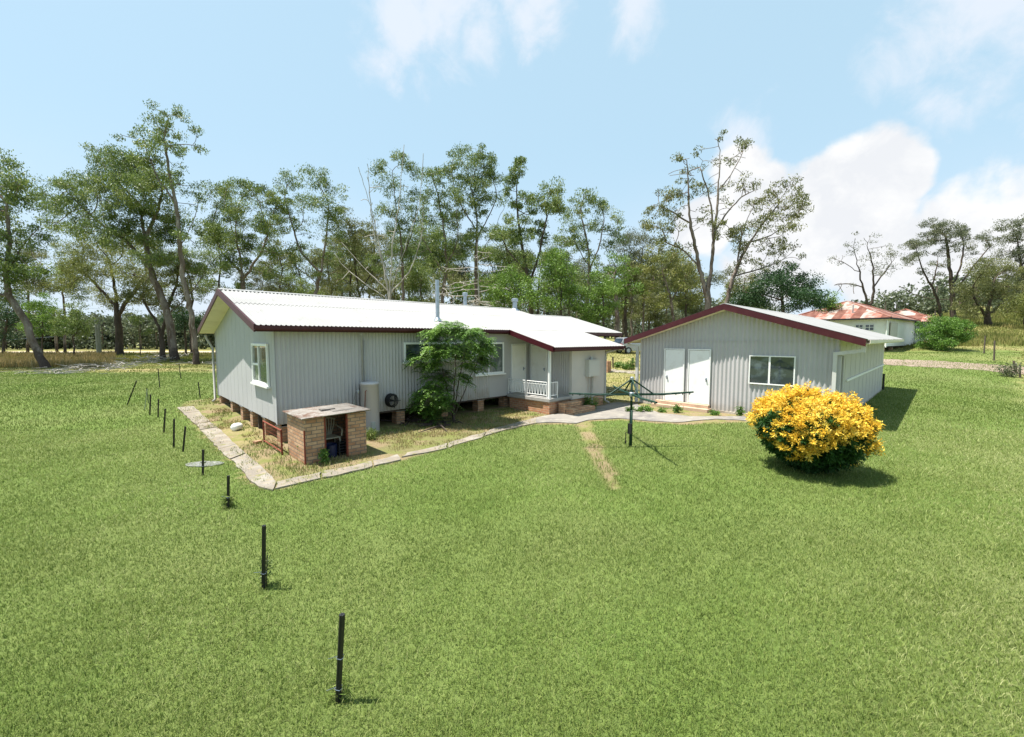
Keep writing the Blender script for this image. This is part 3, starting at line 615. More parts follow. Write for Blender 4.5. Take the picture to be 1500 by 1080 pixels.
# porch
pz = .60
b = MB(); b.box(11.98, 13.30, 10.32, HY0-.03, .47, pz); b.box(11.94, 13.34, 10.28, 10.32, .50, pz+.002); b.build('porch_slab', M['conc2'], H, bevel=.01)
b = MB(); b.box(12.06, 13.30, 10.40, HY0-.1, -.1, .468); b.box(12.02, 12.34, 10.36, 10.68, -.1, .467); b.build('porch_base', M['redbrick'], H)
b = MB(); b.box(12.02, 12.11, 10.36, 10.45, pz+.002, 2.62); b.build('post', M['white'], H, bevel=.006)
def door_leaf(parent, axis, a0, a1, z0, z1, c, m='door', knob=1):
    b = MB()
    if axis == 'y': b.box(a0, a1, c-.03, c, z0, z1)
    else: b.box(c-.03, c, a0, a1, z0, z1)
    d = b.build('door', M[m], parent, bevel=.004)
    b = MB()
    if axis == 'y': b.box(a0-.012, a1+.012, c-.004, c-.001, z0-.01, z1+.012)
    else: b.box(c-.004, c-.001, a0-.012, a1+.012, z0-.01, z1+.012)
    b.build('gap_shade', M['rubber'], d)  # black sheet behind the leaf stands in for shade in the gap
    f = .055; b = MB()
    if axis == 'y': b.box(a0-f, a0-.012, c-.05, c, z0, z1+f); b.box(a1+.012, a1+f, c-.05, c, z0, z1+f); b.box(a0-.012, a1+.012, c-.05, c, z1+.012, z1+f)
    else: b.box(c-.05, c, a0-f, a0-.012, z0, z1+f); b.box(c-.05, c, a1+.012, a1+f, z0, z1+f); b.box(c-.05, c, a0-.012, a1+.012, z1+.012, z1+f)
    b.build('door_frame', M['white'], d)
    b = MB(); kz = z0+1.0
    if axis == 'y':
        kx = a1-.09 if knob > 0 else a0+.09; b.tube([(kx, c-.03, kz), (kx, c-.085, kz)], [.028, .034], 12); b.box(kx-.03, kx+.03, c-.036, c-.031, kz-.09, kz+.06)
    else:
        ky = a0+.09 if knob > 0 else a1-.09; b.tube([(c-.03, ky, kz), (c-.085, ky, kz)], [.028, .034], 12); b.box(c-.036, c-.031, ky-.03, ky+.03, kz-.09, kz+.06)
    b.build('handle', M['steel'], d)
    return d
door_leaf(H, 'y', 12.28, 13.04, pz+.01, 2.62, HY0-.012)
yd = [float(onax(780, 530, 0, EX0)[1]), float(onax(801, 530, 0, EX0)[1])]
door_leaf(H, 'x', yd[1], yd[0], pz+.01, 2.60, EX0-.02)
# railing with slanted balusters
b = MB(); zl, zt_ = pz+.12, pz+.62; X = 12.03
for (ya, yb) in ((10.5, 11.55), (11.65, 12.62)):
    b.tube([(X, ya, zt_), (X, yb, zt_)], .016, 8); b.tube([(X, ya, zl), (X, yb, zl)], .014, 8); b.tube([(X, ya, pz), (X, ya, zt_)], .014, 8); b.tube([(X, yb, pz), (X, yb, zt_)], .014, 8)
    b.tube([(X, ya, zt_-.09), (X, yb, zt_-.09)], .010, 6)
    n = 7; st = (yb-ya)/n
    for i in range(n):
        c = ya+st*(i+.5); b.tube([(X, c-st*.42, zl), (X, c, zt_-.09)], .009, 5); b.tube([(X, c+st*.42, zl), (X, c, zt_-.09)], .009, 5); b.tube([(X, c-st*.5, zl), (X, c-st*.5, zt_)], .009, 5)
Y = 10.36
b.tube([(12.12, Y, zt_), (12.5, Y, zt_)], .016, 8); b.tube([(12.12, Y, zl), (12.5, Y, zl)], .014, 8); b.tube([(12.5, Y, pz), (12.5, Y, zt_)], .016, 8)
for i in range(4): b.tube([(12.18+i*.09, Y, zl), (12.18+i*.09, Y, zt_)], .009, 5)
b.build('railing', M['white'], H)
# steps
b = MB(); b.box(12.45, 13.5, 9.95, 10.27, -.05, .42); b.box(12.5, 13.95, 9.6, 9.945, -.05, .22); b.build('steps', M['brick'], H, bevel=.008)
# downpipes and meter box
def pipe(name, pts, r, m, parent, n=8): 
    b = MB(); b.tube(pts, r, n); return b.build(name, M[m] if isinstance(m, str) else m, parent, smooth=True)
M['pipe'] = mat('grey_pipe', (.40, .39, .36), .5, .4, 0, [(4, (.30, .28, .25), .5, .8)])
pipe('downpipe', [(3.0, 21.45, 3.05), (3.02, 21.4, 2.9), (3.2, 21.28, 2.5), (3.2, 21.28, .35), (3.1, 21.2, .28)], .045, 'pipe', H)
pipe('downpipe', [(5.62, 12.40, 3.05), (5.66, 12.5, 2.98), (5.72, 12.62, 2.85), (5.72, 12.62, .7)], .022, 'pipe', H)
pipe('downpipe', [(5.80, 12.62, 2.85), (5.80, 12.62, .9)], .018, 'pipe', H)
pipe('downpipe', [(16.3, 10.02, 2.45), (15.72, 10.28, 2.3), (15.66, 10.28, 2.2), (15.66, 10.28, .2), (15.72, 10.1, .1)], .045, 'pipe', H)
b = MB(); b.box(14.20, 14.95, 10.10, 10.30, 1.32, 2.0); b.box(14.18, 14.97, 10.08, 10.30, 2.002, 2.03); b.box(14.24, 14.91, 10.092, 10.099, 1.36, 1.96)
mb = b.build('meter_box', mat('grey_box', (.50, .50, .46), .55, .4), H, bevel=.006)
b = MB()
for x in (14.4, 14.6, 14.66): b.tube([(x, 10.22, 1.319), (x, 10.25, .0)], .022, 8)
b.build('conduit', M['pipe'], mb)
b = MB(); b.tube([(14.5, 10.2, 2.031), (14.5, 10.2, 2.14)], .05, 10); b.build('cap', M['steel'], mb)

# ================================================================== GREY SHED / GARAGE
SX0, SX1, SY0, SY1 = 17.2, 31.6, 2.36, 9.46; SR = 5.86; SZ = 4.17; SS = .318
def sz(y): return SZ-SS*abs(y-SR)
S = empty('shed', (SX0, SR, 0), 'large grey corrugated shed with two white doors, sliding window and maroon barge', 'shed')
def ribwall():
    b = corr_wall((SX0, SY1), (SX0, SY0), .05, lambda s: sz(SY1-s)-.12, (-1, 0, 0), .150, .022)
    return b
ribwall().build('wall', M['wall'], S, smooth=True)
b = MB(); b.box(SX0-.027, SX0-.005, SY0+.12, SY1-.05, 2.795, 2.801)
for px_, y0, y1 in ((0, SY0+.2, SY1-.2),): b.build('flashing', M['side'], S)
b = MB(); b.box(SX0+.03, SX1, SY0, SY0+.08, 0, sz(SY0)-.12); b.box(SX0+.03, SX1, SY1-.08, SY1, 0, sz(SY1)-.12)
for i in range(1, 12): b.box(SX0+i*1.2, SX0+i*1.2+.03, SY0-.008, SY0, .05, sz(SY0)-.2)
b.build('wall', M['side'], S)
b = MB(); pr = [(SX1-.08, SY0+.08, 0), (SX1-.08, SY1-.08, 0), (SX1-.08, SY1-.08, sz(SY1)-.12), (SX1-.08, SR, SZ-.14), (SX1-.08, SY0+.08, sz(SY0)-.12)]
b.add(pr+[(q[0]+.08, q[1], q[2]) for q in pr], [(0, 1, 2, 3, 4), (9, 8, 7, 6, 5)]+[(i, 5+i, 5+(i+1) % 5, (i+1) % 5) for i in range(5)]); b.build('wall', M['side'], S)
b = MB(); b.box(SX0-.05, SX0+.03, SY0-.02, SY1+.02, -.1, .08); b.box(SX0, SX1, SY0-.03, SY0-.002, -.1, .04); b.build('footing', M['conc'], S)
b = MB(); b.box(18.7, SX1-.1, SY0-.05, SY0-.009, 1.38, 1.46); b.build('rail', M['white'], S, bevel=.005)
b = MB(); b.box(SX0-.05, SX0+.06, SY0-.06, SY0+.16, .0, 2.45); b.box(SX0+.5, SX0+.60, SY0-.05, SY0-.009, .0, 2.32); b.build('corner_trim', M['wall'], S, bevel=.006)
b = MB(); SG0, SG1 = 16.77, 32.2
d1 = Vector((0, -1, -SS)).normalized(); d2 = Vector((0, 1, -SS)).normalized(); k_ = math.sqrt(1+SS*SS)
corr_roof(b, (SG0, SR, SZ+.03), (1, 0, 0), SG1-SG0, d1, 4.22*k_, .12, .022); corr_roof(b, (SG0, SR, SZ+.03), (1, 0, 0), SG1-SG0, d2, 4.2*k_, .12, .022)
sroof = b.build('roof', M['roof'], S, smooth=True)
b = MB(); ridge_cap(b, SG0, SG1, SR, SZ, SS); b.build('ridge_cap', M['roof'], sroof)
for yb_ in (1.68, 10.04):
    b = MB(); rake(b, SG0-.035, SR, yb_, off=.03, fz=sz, h=.22); b.build('barge_board', M['maroon'], S)
b = MB()
for (ya, yb) in ((SR, 10.0), (1.7, SR)):
    q = [(SG0+.005, ya, sz(ya)-.19), (SX0-.02, ya, sz(ya)-.19), (SX0-.02, yb, sz(yb)-.19), (SG0+.005, yb, sz(yb)-.19)]
    b.add(q+[(p_[0], p_[1], p_[2]+.03) for p_ in q], [(0, 1, 2, 3), (7, 6, 5, 4)]+[(i, 4+i, 4+(i+1) % 4, (i+1) % 4) for i in range(4)])
for (ya, yb) in ((1.72, SY0-.005), (SY1+.005, 10.0)):
    q = [(SX0, ya, sz(ya)-.15), (SG1-.1, ya, sz(ya)-.15), (SG1-.1, yb, sz(yb)-.15), (SX0, yb, sz(yb)-.15)]
    b.add(q+[(p_[0], p_[1], p_[2]+.02) for p_ in q], [(0, 1, 2, 3), (7, 6, 5, 4)]+[(i, 4+i, 4+(i+1) % 4, (i+1) % 4) for i in range(4)])
b.build('soffit', M['cream'], S)
b = MB(); b.box(SX0-.03, SX0-.018, 2.9+.0, 5.6, 0, 0) if False else None
gutter(b, SG0+.1, SG1-.02, 1.70, sz(1.7)-.12); b.build('gutter', M['cream'], S)
b = MB(); gutter(b, SG0+.1, SG1-.02, 10.0, sz(10)-.12, 1); b.build('gutter', M['cream'], S)
# doors: x,y from the photograph's door edges
def yy(px): return float(onax(px, 550, 0, SX0)[1])
zb_ = .27
d = door_leaf(S, 'x', yy(1001), yy(975), zb_, 2.42, SX0-.02, 'white', knob=-1)
d = door_leaf(S, 'x', yy(1039), yy(1010), zb_, 2.42, SX0-.02, 'white', knob=1)
window_x(S, yy(1163), yy(1099), 1.26, 2.24, SX0-.016, mull=((yy(1163)+yy(1099))/2+.06,), glass='glass', fw=.04, proud=.05, sill=False)
b = MB(); b.box(SX0-.50, SX0-.06, yy(1041)-.1, yy(966)+.1, -.02, .13); b.box(SX0-.27, SX0-.052, yy(1041)-.04, yy(966)+.04, .131, .26)
b.build('step', mat('pinkish_concrete', (.50, .36, .26), .9, .2, 0, [(3, (.38, .27, .19), .45, .7)], (20, .5, .01)), S, bevel=.01)
def boxpipe(pts, w_, parent, m):
    b = MB()
    for p_, q_ in zip(pts[:-1], pts[1:]): b.beam(p_, q_, w_, w_)
    for p_ in pts[1:-1]: b.box(p_[0]-w_*.52, p_[0]+w_*.52, p_[1]-w_*.52, p_[1]+w_*.52, p_[2]-w_*.52, p_[2]+w_*.52)
    return b.build('downpipe', m, parent)
M['dp'] = mat('pale_downpipe', (.55, .54, .51), .45, .4, 0, [(4, (.46, .45, .42), .5, .8)])
boxpipe([(16.95, 9.98, 2.62), (17.08, 9.55, 2.5), (17.08, 9.55, .05)], .11, S, M['dp'])
boxpipe([(17.05, 1.76, 2.68), (17.05, 1.76, 2.52), (17.10, 2.46, 2.40), (17.10, 2.46, .1)], .11, S, M['dp'])
b = MB(); b.tube([(SX1-.05, SY0-.06, .0), (SX1-.05, SY0-.06, .9)], .05, 10); b.build('pipe_stub', M['rubber'], S)

# ================================================================== BRICK HUTCH with iron lid, chair inside
BX0, BX1, BY0, BY1, BZ = 3.15, 4.62, 10.07, 11.3, 1.06
t = .11; xo0, xo1 = float(onax(476, 640, 1, BY0)[0]), float(onax(509, 640, 1, BY0)[0])
B = empty('brick_hutch', ((BX0+BX1)/2, (BY0+BY1)/2, 0), 'small open fronted tan brick hutch with a rusty iron lid near the house corner', 'brick hutch')
b = MB(); b.box(BX0, BX0+t, BY0, BY1, -.05, BZ); b.box(BX1-t, BX1, BY0, BY1, -.05, BZ); b.box(BX0+t, BX1-t, BY1-t, BY1, -.05, BZ)
b.box(BX0+t, xo0, BY0, BY0+t, -.05, BZ); b.box(xo1, BX1-t, BY0, BY0+t, -.05, BZ); b.build('wall', M['brick'], B)
b = MB(); b.box(xo0-.012, xo0+.02, BY0-.012, BY0+.06, 0, BZ); b.box(xo1-.02, xo1+.012, BY0-.012, BY0+.06, 0, BZ); b.box(BX0-.012, BX0+.015, BY0-.014, BY0+.02, -.02, .80); b.build('angle_iron', M['rust'], B)
b = MB(); corr_roof(b, (BX0-.08, BY0-.14, BZ+.035), (0, 1, 0), BY1-BY0+.24, Vector((1, 0, .015)), BX1-BX0+.16, .085, .012)
lid = b.build('lid', mat('rusted_grey_iron', (.24, .215, .19), .85, .2, .1, [(2.4, (.15, .09, .065), .46, .62), (7, (.33, .31, .285), .5, .65), (18, (.11, .07, .05), .6, .7)], (25, .5, .01)), B, smooth=True)
sm = lid.modifiers.new('thick', 'SOLIDIFY'); sm.thickness = .012
b = MB(); b.box(3.72, 4.05, 10.55, 10.75, BZ+.06, BZ+.10); b.add([(3.9, 10.3, BZ+.06), (4.5, 10.35, BZ+.06), (4.45, 11.1, BZ+.06), (3.95, 11.0, BZ+.06), (3.92, 10.32, BZ+.075), (4.48, 10.37, BZ+.085), (4.43, 11.08, BZ+.08), (3.97, 10.98, BZ+.072)], [(3, 2, 1, 0), (4, 5, 6, 7), (0, 1, 5, 4), (1, 2, 6, 5), (2, 3, 7, 6), (3, 0, 4, 7)])
tag(b.build('scrap_board', mat('dark_weathered_board', (.15, .135, .12), .9, .1, 0, [(6, (.21, .195, .18), .45, .7)])), 'grey scrap boards lying on the iron lid of the brick hutch', 'scrap board')
# plastic chair standing inside
cx, cy = 3.96, 10.72
C_ = empty('plastic_chair', (cx, cy, 0), 'cream moulded plastic chair with fan back stored inside the brick hutch', 'chair')
M['plas'] = mat('cream_plastic', (.60, .55, .40), .5, .4, 0, [(3, (.45, .40, .28), .5, .8)])
b = MB(); b.prism([(cx-.2, cy-.2), (cx+.2, cy-.2), (cx+.18, cy+.2), (cx-.18, cy+.2)], .40, .43); b.build('seat', M['plas'], C_, bevel=.012)
b = MB()
for i in range(7):
    a = -.9+.3*i; b.tube([(cx+a*.10, cy+.17, .43), (cx+a*.21, cy+.22, .68), (cx+a*.24, cy+.25, .86-.05*a*a)], .014, 6)
b.tube([(cx+(-1+.2*i)*.24, cy+.25, .865-.06*(-1+.2*i)**2) for i in range(11)], .02, 6); b.build('backrest', M['plas'], C_)
for sx_ in (-1, 1):
    b = MB(); b.tube([(cx+sx_*.24, cy+.22, .66), (cx+sx_*.25, cy, .63), (cx+sx_*.24, cy-.2, .60), (cx+sx_*.22, cy-.2, .44)], .018, 6); b.build('armrest', M['plas'], C_)
    for sy_ in (-1, 1):
        b = MB(); b.tube([(cx+sx_*.18, cy+sy_*.17, .40), (cx+sx_*.22, cy+sy_*.21, .0)], [.022, .016], 6); b.build('leg', M['plas'], C_)
b = MB(); b.lathe((3.83, 10.33, 0), [(.12, .0), (.14, .02), (.15, .30), (.155, .32), (.14, .33), (.12, .04)], 18); tag(b.build('bucket', mat('blue_plastic', (.008, .014, .05), .4, .5)), 'dark blue plastic bucket at the foot of the chair in the hutch', 'bucket')
b = MB()
for i in range(5): b.box(4.0+.0, 4.24, 10.26, 10.46, .02+i*.07, .045+i*.07)
for x_, y_ in ((4.0, 10.26), (4.22, 10.26), (4.0, 10.44), (4.22, 10.44)): b.box(x_-.004, x_+.024, y_-.004, y_+.024, 0, .36)
tag(b.build('crate', M['rubber']), 'black slatted plastic crate inside the brick hutch beside the bucket', 'crate')

# water heater
M['tank'] = mat('pale_mauve_enamel', (.48, .455, .46), .35, .5, 0, [(2, (.42, .39, .38), .5, .8), (9, (.30, .26, .23), .68, .8)])
wx, wy = 5.80, 12.33
Wt = empty('water_heater', (wx, wy, 0), 'tall pale cylindrical water heater standing against the corrugated house wall', 'water heater')
b = MB(); b.lathe((wx, wy, 0), [(.27, .0), (.275, .02), (.275, 1.48), (.285, 1.485), (.285, 1.53), (.24, 1.56), (.05, 1.57)], 32); b.build('tank', M['tank'], Wt, smooth=False).data.shade_smooth()
b = MB(); b.box(wx-.10, wx+.03, wy-.295, wy-.25, .12, .34); b.build('access_panel', mat('panel_grey', (.36, .38, .35), .5, .4), Wt, bevel=.006)
b = MB(); b.tube([(wx-.2, wy-.22, 1.33), (wx-.24, wy-.22, 1.30), (wx-.24, wy-.2, 1.1), (wx-.255, wy-.16, .5)], .012, 6); b.build('pipe', M['rust'], Wt)
b = MB(); b.tube([(wx-.28, wy, 1.3), (wx-.4, wy+.1, 1.3), (wx-.4, wy+.22, 1.0), (wx-.4, wy+.22, .1)], .016, 6); b.lathe((wx-.36, wy+.02, 1.22), [(.03, 0), (.04, .03), (.04, .1), (.02, .12)], 10); b.build('valve', M['steel'], Wt)
# hose reel
b = MB()
for i in range(9):
    a0 = i*.7; n = 28; r = .185-.012*(i % 3); ww = .035*i
    b.tube([(6.55+ww*.5-.1+.0, 12.30+.01*i-.0, .88+0)]+[(6.45+ww+.0, 12.45+0*r, .88)] if False else [(6.62+r*math.cos(2*math.pi*j/n), 12.58-ww*.8, .88+r*1.15*math.sin(2*math.pi*j/n)) for j in range(n+1)], .014, 6, cap=False)
hr = b.build('hose_reel', M['rubber']); tag(hr, 'coiled black garden hose hung on the wall beside the water heater', 'garden hose')
b = MB(); b.tube([(6.62, 12.66, .88), (6.62, 12.28, .88)], .03, 8); b.tube([(6.62, 12.3, .65), (6.62, 12.3, 1.12)], .012, 6); b.tube([(6.40, 12.3, .88), (6.84, 12.3, .88)], .012, 6); o = b.build('hub', M['rubber'], None)
o.parent = hr
# red gate frame by the corner
Gt = empty('gate_panel', (3.2, 12.0, 0), 'low rusty red steel gate frame with wire mesh behind the brick hutch', 'gate')
p0 = ground_at(424, 658); p1 = ground_at(396, 640); dirv = np.array([p1[0]-p0[0], p1[1]-p0[1]]); 
gy0, gy1, gx = 11.35, 13.0, 3.02
b = MB(); b.tube([(gx, gy0, 0), (gx, gy0, .62), (gx, gy1, .62), (gx, gy1, .02)], .022, 8); b.tube([(gx, gy0, .08), (gx, gy1, .08)], .016, 6); b.build('frame', M['rust'], Gt)
b = MB()
for i in range(1, 14): b.tube([(gx, gy0+i*(gy1-gy0)/14, .08), (gx+.01*math.sin(i), gy0+i*(gy1-gy0)/14, .62)], .0035, 4)
for i in range(1, 5): b.tube([(gx, gy0, .08+i*.11), (gx, gy1, .08+i*.11)], .0035, 4)
b.build('mesh', M['rust'], Gt)

# rotary clothes line
cx, cy = 9.97, 5.72
K = empty('rotary_clothesline', (cx, cy, 0), 'dark green rotary clothes hoist with four arms standing on the lawn', 'clothesline')
b = MB(); b.tube([(cx, cy, -.05), (cx, cy, 1.0)], .042, 12); b.tube([(cx, cy, .98), (cx, cy, 1.84)], .032, 12); b.build('mast', M['green'], K, smooth=True)
b = MB(); b.lathe((cx, cy, 1.36), [(.05, 0), (.08, .02), (.08, .10), (.05, .12)], 12); b.build('hub', M['steel'], K); b = MB(); b.lathe((cx, cy, 1.80), [(.045, 0), (.05, .02), (.05, .07), (.02, .09)], 12); b.build('mast_cap', M['steel'], K)
b = MB(); b.box(cx-.05-.03, cx+.02-.03, cy-.05, cy+.05, .28+.08, .58+.06); b.tube([(cx-.06, cy+.03, .40), (cx-.12, cy+.08, .40), (cx-.12, cy+.08, .18)], .012, 6); b.tube([(cx-.12, cy+.08, .18), (cx-.12, cy+.08, .10)], .02, 8); b.build('winder', M['rubber'], K, bevel=.01)
aR = math.atan2(CR[1], CR[0]); ends = []
for k in range(4):
    a = aR+math.radians(3)+k*math.pi/2; L = 1.68; dx, dy = math.cos(a), math.sin(a)
    tip = (cx+dx*L, cy+dy*L, 1.455 if k != 0 else 1.47); ends.append((dx, dy))
    b = MB(); b.tube([(cx+dx*.05, cy+dy*.05, 1.42), (cx+dx*L*.5, cy+dy*L*.5, 1.415), tip], [.031, .029, .022], 8)
    b.tube([(cx, cy, 1.83), (cx+dx*.60, cy+dy*.60, 1.42)], .021, 8)
    for q in range(8): b.box(*[c for pr in [(cx+dx*(.25+.19*q)-.012, cx+dx*(.25+.19*q)+.012), (cy+dy*(.25+.19*q)-.012, cy+dy*(.25+.19*q)+.012)] for c in pr], 1.40, 1.445)
    b.build('arm', M['green'], K)
b = MB()
for rr in (.8, 1.1, 1.4, 1.64):
    for k in range(4):
        a, c = ends[k], ends[(k+1) % 4]; b.tube([(cx+a[0]*rr, cy+a[1]*rr, 1.445), (cx+(a[0]+c[0])*rr/2, cy+(a[1]+c[1])*rr/2, 1.43), (cx+c[0]*rr, cy+c[1]*rr, 1.445)], .0022, 4, cap=False)
b.build('line', M['steel'], K)

# small things in the yard
def wpt(px, py): return ground_at(px, py)
q = wpt(347, 631); b = MB(); b.lathe((0, 0, 0), [(.03, -.16), (.10, -.15), (.12, -.06), (.12, .10), (.09, .15), (.04, .16)], 16)
o = b.build('drum', M['white'], None, smooth=True); o.location = (q[0], q[1], q[2]+.11); o.rotation_euler = (math.pi/2, .1, -.9); tag(o, 'small white plastic drum lying in the weeds beside the concrete path', 'drum')
q = wpt(377, 650); b = MB(); b.box(-.11, .11, -.055, .055, 0, .076); b.box(-.06, -.02, -.02, .02, .077, .078)
o = b.build('loose_brick', M['brick'], None, bevel=.006); o.location = q; o.rotation_euler = (.1, .05, .6); tag(o, 'single loose brick on the bare ground between the path and the gate', 'brick')
q = wpt(299, 681); b = MB(); 
ring = [Vector(q)+Vector(CR)*(.42*math.cos(a)*(1+.06*math.sin(3*a)))+Vector(VD)*(.21*math.sin(a)) for a in [2*math.pi*k/30 for k in range(30)]]; b.prism([(r_.x, r_.y) for r_ in ring], q[2]-.03, q[2]+.022)
b.tube([(q[0], q[1]+.1, q[2]+.03), (q[0], q[1]+.1, q[2]+.05)], .05, 12)
tag(b.build('tank_lid', mat('pale_lid_concrete', (.17, .175, .165), .9, .2, 0, [(3, (.14, .145, .13), .45, .65), (11, (.30, .30, .28), .55, .7)], (20, .4, .01))), 'oval pale concrete tank lid set in the lawn by the pickets', 'tank lid')

# ================================================================== steel pickets
# (photo px of top x,y and bottom x,y)
PK = [((501, 900), (495, 1032), 'nearest black steel picket in the left row, at the bottom of the photo'),
      ((386.5, 770), (386, 866), 'second nearest black steel picket of the left row, tuft of weed behind it'),
      ((334.5, 697), (334, 747), 'third nearest black steel picket of the left row, off the end of the concrete path'),
      ((297.5, 659), (297, 697), 'black steel picket beside the oval concrete tank lid'),
      ((271.5, 625), (268, 662), 'black steel picket next beyond the tank lid, tilting right'),
      ((255, 614), (254.5, 657), 'upright black steel picket just left of the tilting one past the tank lid'),
      ((242, 599), (240, 635), 'black steel picket level with the far end of the concrete path'),
      ((232, 585), (231.5, 612), 'short black steel picket, third from the far end of the straight row'),
      ((220.5, 578), (219.5, 609), 'black steel picket, second from the far end of the straight row'),
      ((215, 569), (218, 591), 'thin black picket at the far end of the straight row with a bent wire stay'),
      ((200, 558), (186, 594), 'black steel picket leaning strongly, leftmost of all'),
      ((231.5, 540), (234, 568), 'lone black steel picket near the litter line, left of centre of the gap'),
      ((262, 533), (265, 555), 'farthest black steel picket, in front of the big gum trunks'),
      ((290.5, 560), (293.5, 584), 'lone black steel picket closest to the house wall')]
def star_picket(top, bot, label, w_=.04, m='black', group='steel pickets on the left lawn', r=None, cat='fence post'):
    g = ground_at(*bot); u_, v_ = uv(g[0], g[1]); tp = atv(top[0], top[1], v_); ax_ = Vector(tp)-Vector(g); Ln = ax_.length; ax_.normalize()
    b = MB(); pts = []
    for a in (0, 2*math.pi/3, 4*math.pi/3):
        b.beam((.5*w_*math.cos(a)*.5, .5*w_*math.sin(a)*.5, -.08), (.5*w_*math.cos(a)*.5, .5*w_*math.sin(a)*.5, Ln), w_*.62, w_*.34, up=(math.cos(a), math.sin(a), 0))
    o = b.build('steel_picket', M[m]); o.location = g; o.rotation_euler = ax_.to_track_quat('Z', 'Y').to_euler(); tag(o, label, cat, group); return o, g, Ln, ax_
for i, (tp, bt, lb) in enumerate(PK):
    o, g, Ln, ax_ = star_picket(tp, bt, lb, .046 if i < 6 else .045)
    if i < 4:
        for zz in ((.12, .38) if i == 0 else (.2,)):
            b = MB(); q = Vector(g)+ax_*zz; b.tube([q+Vector((.03*math.cos(a*.9), .03*math.sin(a*.9), .006*math.sin(a*2))) for a in range(8)]+[q+Vector((-.10, -.02, .05))], .0025, 4)
            c = b.build('tie_wire', M['steel'], None); c.parent = o; c.matrix_parent_inverse = (Matrix.Translation(o.location) @ o.rotation_euler.to_matrix().to_4x4()).inverted()
g = ground_at(212, 601); b = MB(); b.tube([g, atv(215.5, 570, uv(g[0], g[1])[1]), ground_at(218.5, 592)], .012, 5); tag(b.build('wire_stay', M['steel']), 'bent grey wire stay leaning on the thin far picket', 'wire')
M['postwood'] = mat('weathered_post', (.12, .095, .075), .9, .2, 0, [(8, (.2, .17, .14), .5, .7)])
for tp, bt, lb in [((1443.3, 492), (1441.3, 518), 'grey fence post right of the big bush, the left one of the pair'), ((1457, 499), (1456, 528.5), 'dark fence post in the paddock grass, the right one of the pair'),
                   ((1485, 528.5), (1484.8, 541), 'short dark picket by the right edge, left of three'), ((1488.4, 532), (1488.3, 545), 'short dark picket by the right edge, middle of three'), ((1494, 534.5), (1494, 553), 'short dark picket by the right edge, nearest of three'),
                   ((1413, 490), (1413, 498), 'far fence post just right of the leafy bush'),
                   ((897.6, 523), (898, 539), 'left fence post standing in dry grass between house and shed'), ((926.8, 524), (927.2, 540), 'right fence post standing in dry grass between house and shed')]:
    star_picket(tp, bt, lb, .11, 'postwood', 'fence posts in the paddock')
# brick pillar + end of the back wall between the buildings
q = ground_at(887, 545); b = MB(); b.box(q[0]-.2, q[0]+.25, q[1]-.3, q[1]+.1, q[2]-.1, q[2]+.78); tag(b.build('brick_pillar', M['redbrick']), 'squat red brick pillar at the end of the rear path', 'brick pillar')
# ================================================================== neighbour's house
def uvw(u, v, z): return Vector((u*CR[0]+v*VD[0], u*CR[1]+v*VD[1], z))
NU, NV = 37.8, 42.5; e1 = (.800, .600); e2 = (-.600, .800); NG = 1.62
def nl(s, t, z): return uvw(NU+s*e1[0]+t*e2[0], NV+s*e1[1]+t*e2[1], z)
NB = empty('weatherboard_house', nl(0, 0, NG), 'white weatherboard house on stumps with a patchy rust red hipped iron roof', 'house')
M['wb'] = mat('white_weatherboard', (.87, .86, .83), .6, .3, 0, [(.8, (.78, .76, .72), .45, .7), (5, (.55, .52, .45), .64, .8)])
M['rr'] = [mat('rust_sheet', (.12, .045, .032), .8, .2, 0, [(1.5, (.19, .09, .065), .4, .65)], None), mat('pale_sheet', (.33, .27, .235), .7, .3, 0, [(1.2, (.22, .11, .08), .48, .62)]), mat('faded_rust_sheet', (.26, .10, .07), .8, .2, 0, [(1.5, (.30, .23, .20), .48, .62)])]
def nbox(b, s0, s1, t0, t1, z0, z1):
    b.add([nl(s, t, z) for z in (z0, z1) for s, t in ((s0, t0), (s1, t0), (s1, t1), (s0, t1))], [(3, 2, 1, 0), (4, 5, 6, 7), (0, 1, 5, 4), (1, 2, 6, 5), (2, 3, 7, 6), (3, 0, 4, 7)])
def boards(b, s0, s1, t0, t1, z0, z1):
    nbox(b, s0, s1, t0, t1, z0, z1); z = z0+.02
    while z < z1-.1: nbox(b, s0-.015, s1+.015, t0-.015, t1+.015, z, z+.03); z += .18
EZ = 5.02; b = MB(); boards(b, 0, 12.9, 0, 9, 2.1, EZ-.08); b.build('wall', M['wb'], NB)
b = MB(); boards(b, 13, 20, -1.6, 4.6, 2.1, EZ-.3); b.build('wall', M['wb'], NB)
b = MB(); nbox(b, .1, 12.8, .1, 8.9, 1.95, 2.09); nbox(b, 13.1, 19.9, -1.5, 4.5, 1.95, 2.09); b.build('floor_frame', M['bark_dark'], NB)
for s in (.2, 3.3, 6.5, 9.7, 12.6, 13.3, 16, 19.5):
    for t in ((.2, 4.5, 8.7) if s < 13 else (-1.4, 1.5, 4.3)):
        q = nl(s, t, 0); g = float(terr(q.x, q.y)); b = MB(); nbox(b, s-.16, s+.16, t-.16, t+.16, g-.1, 1.94); b.build('stump', M['brick'], NB)
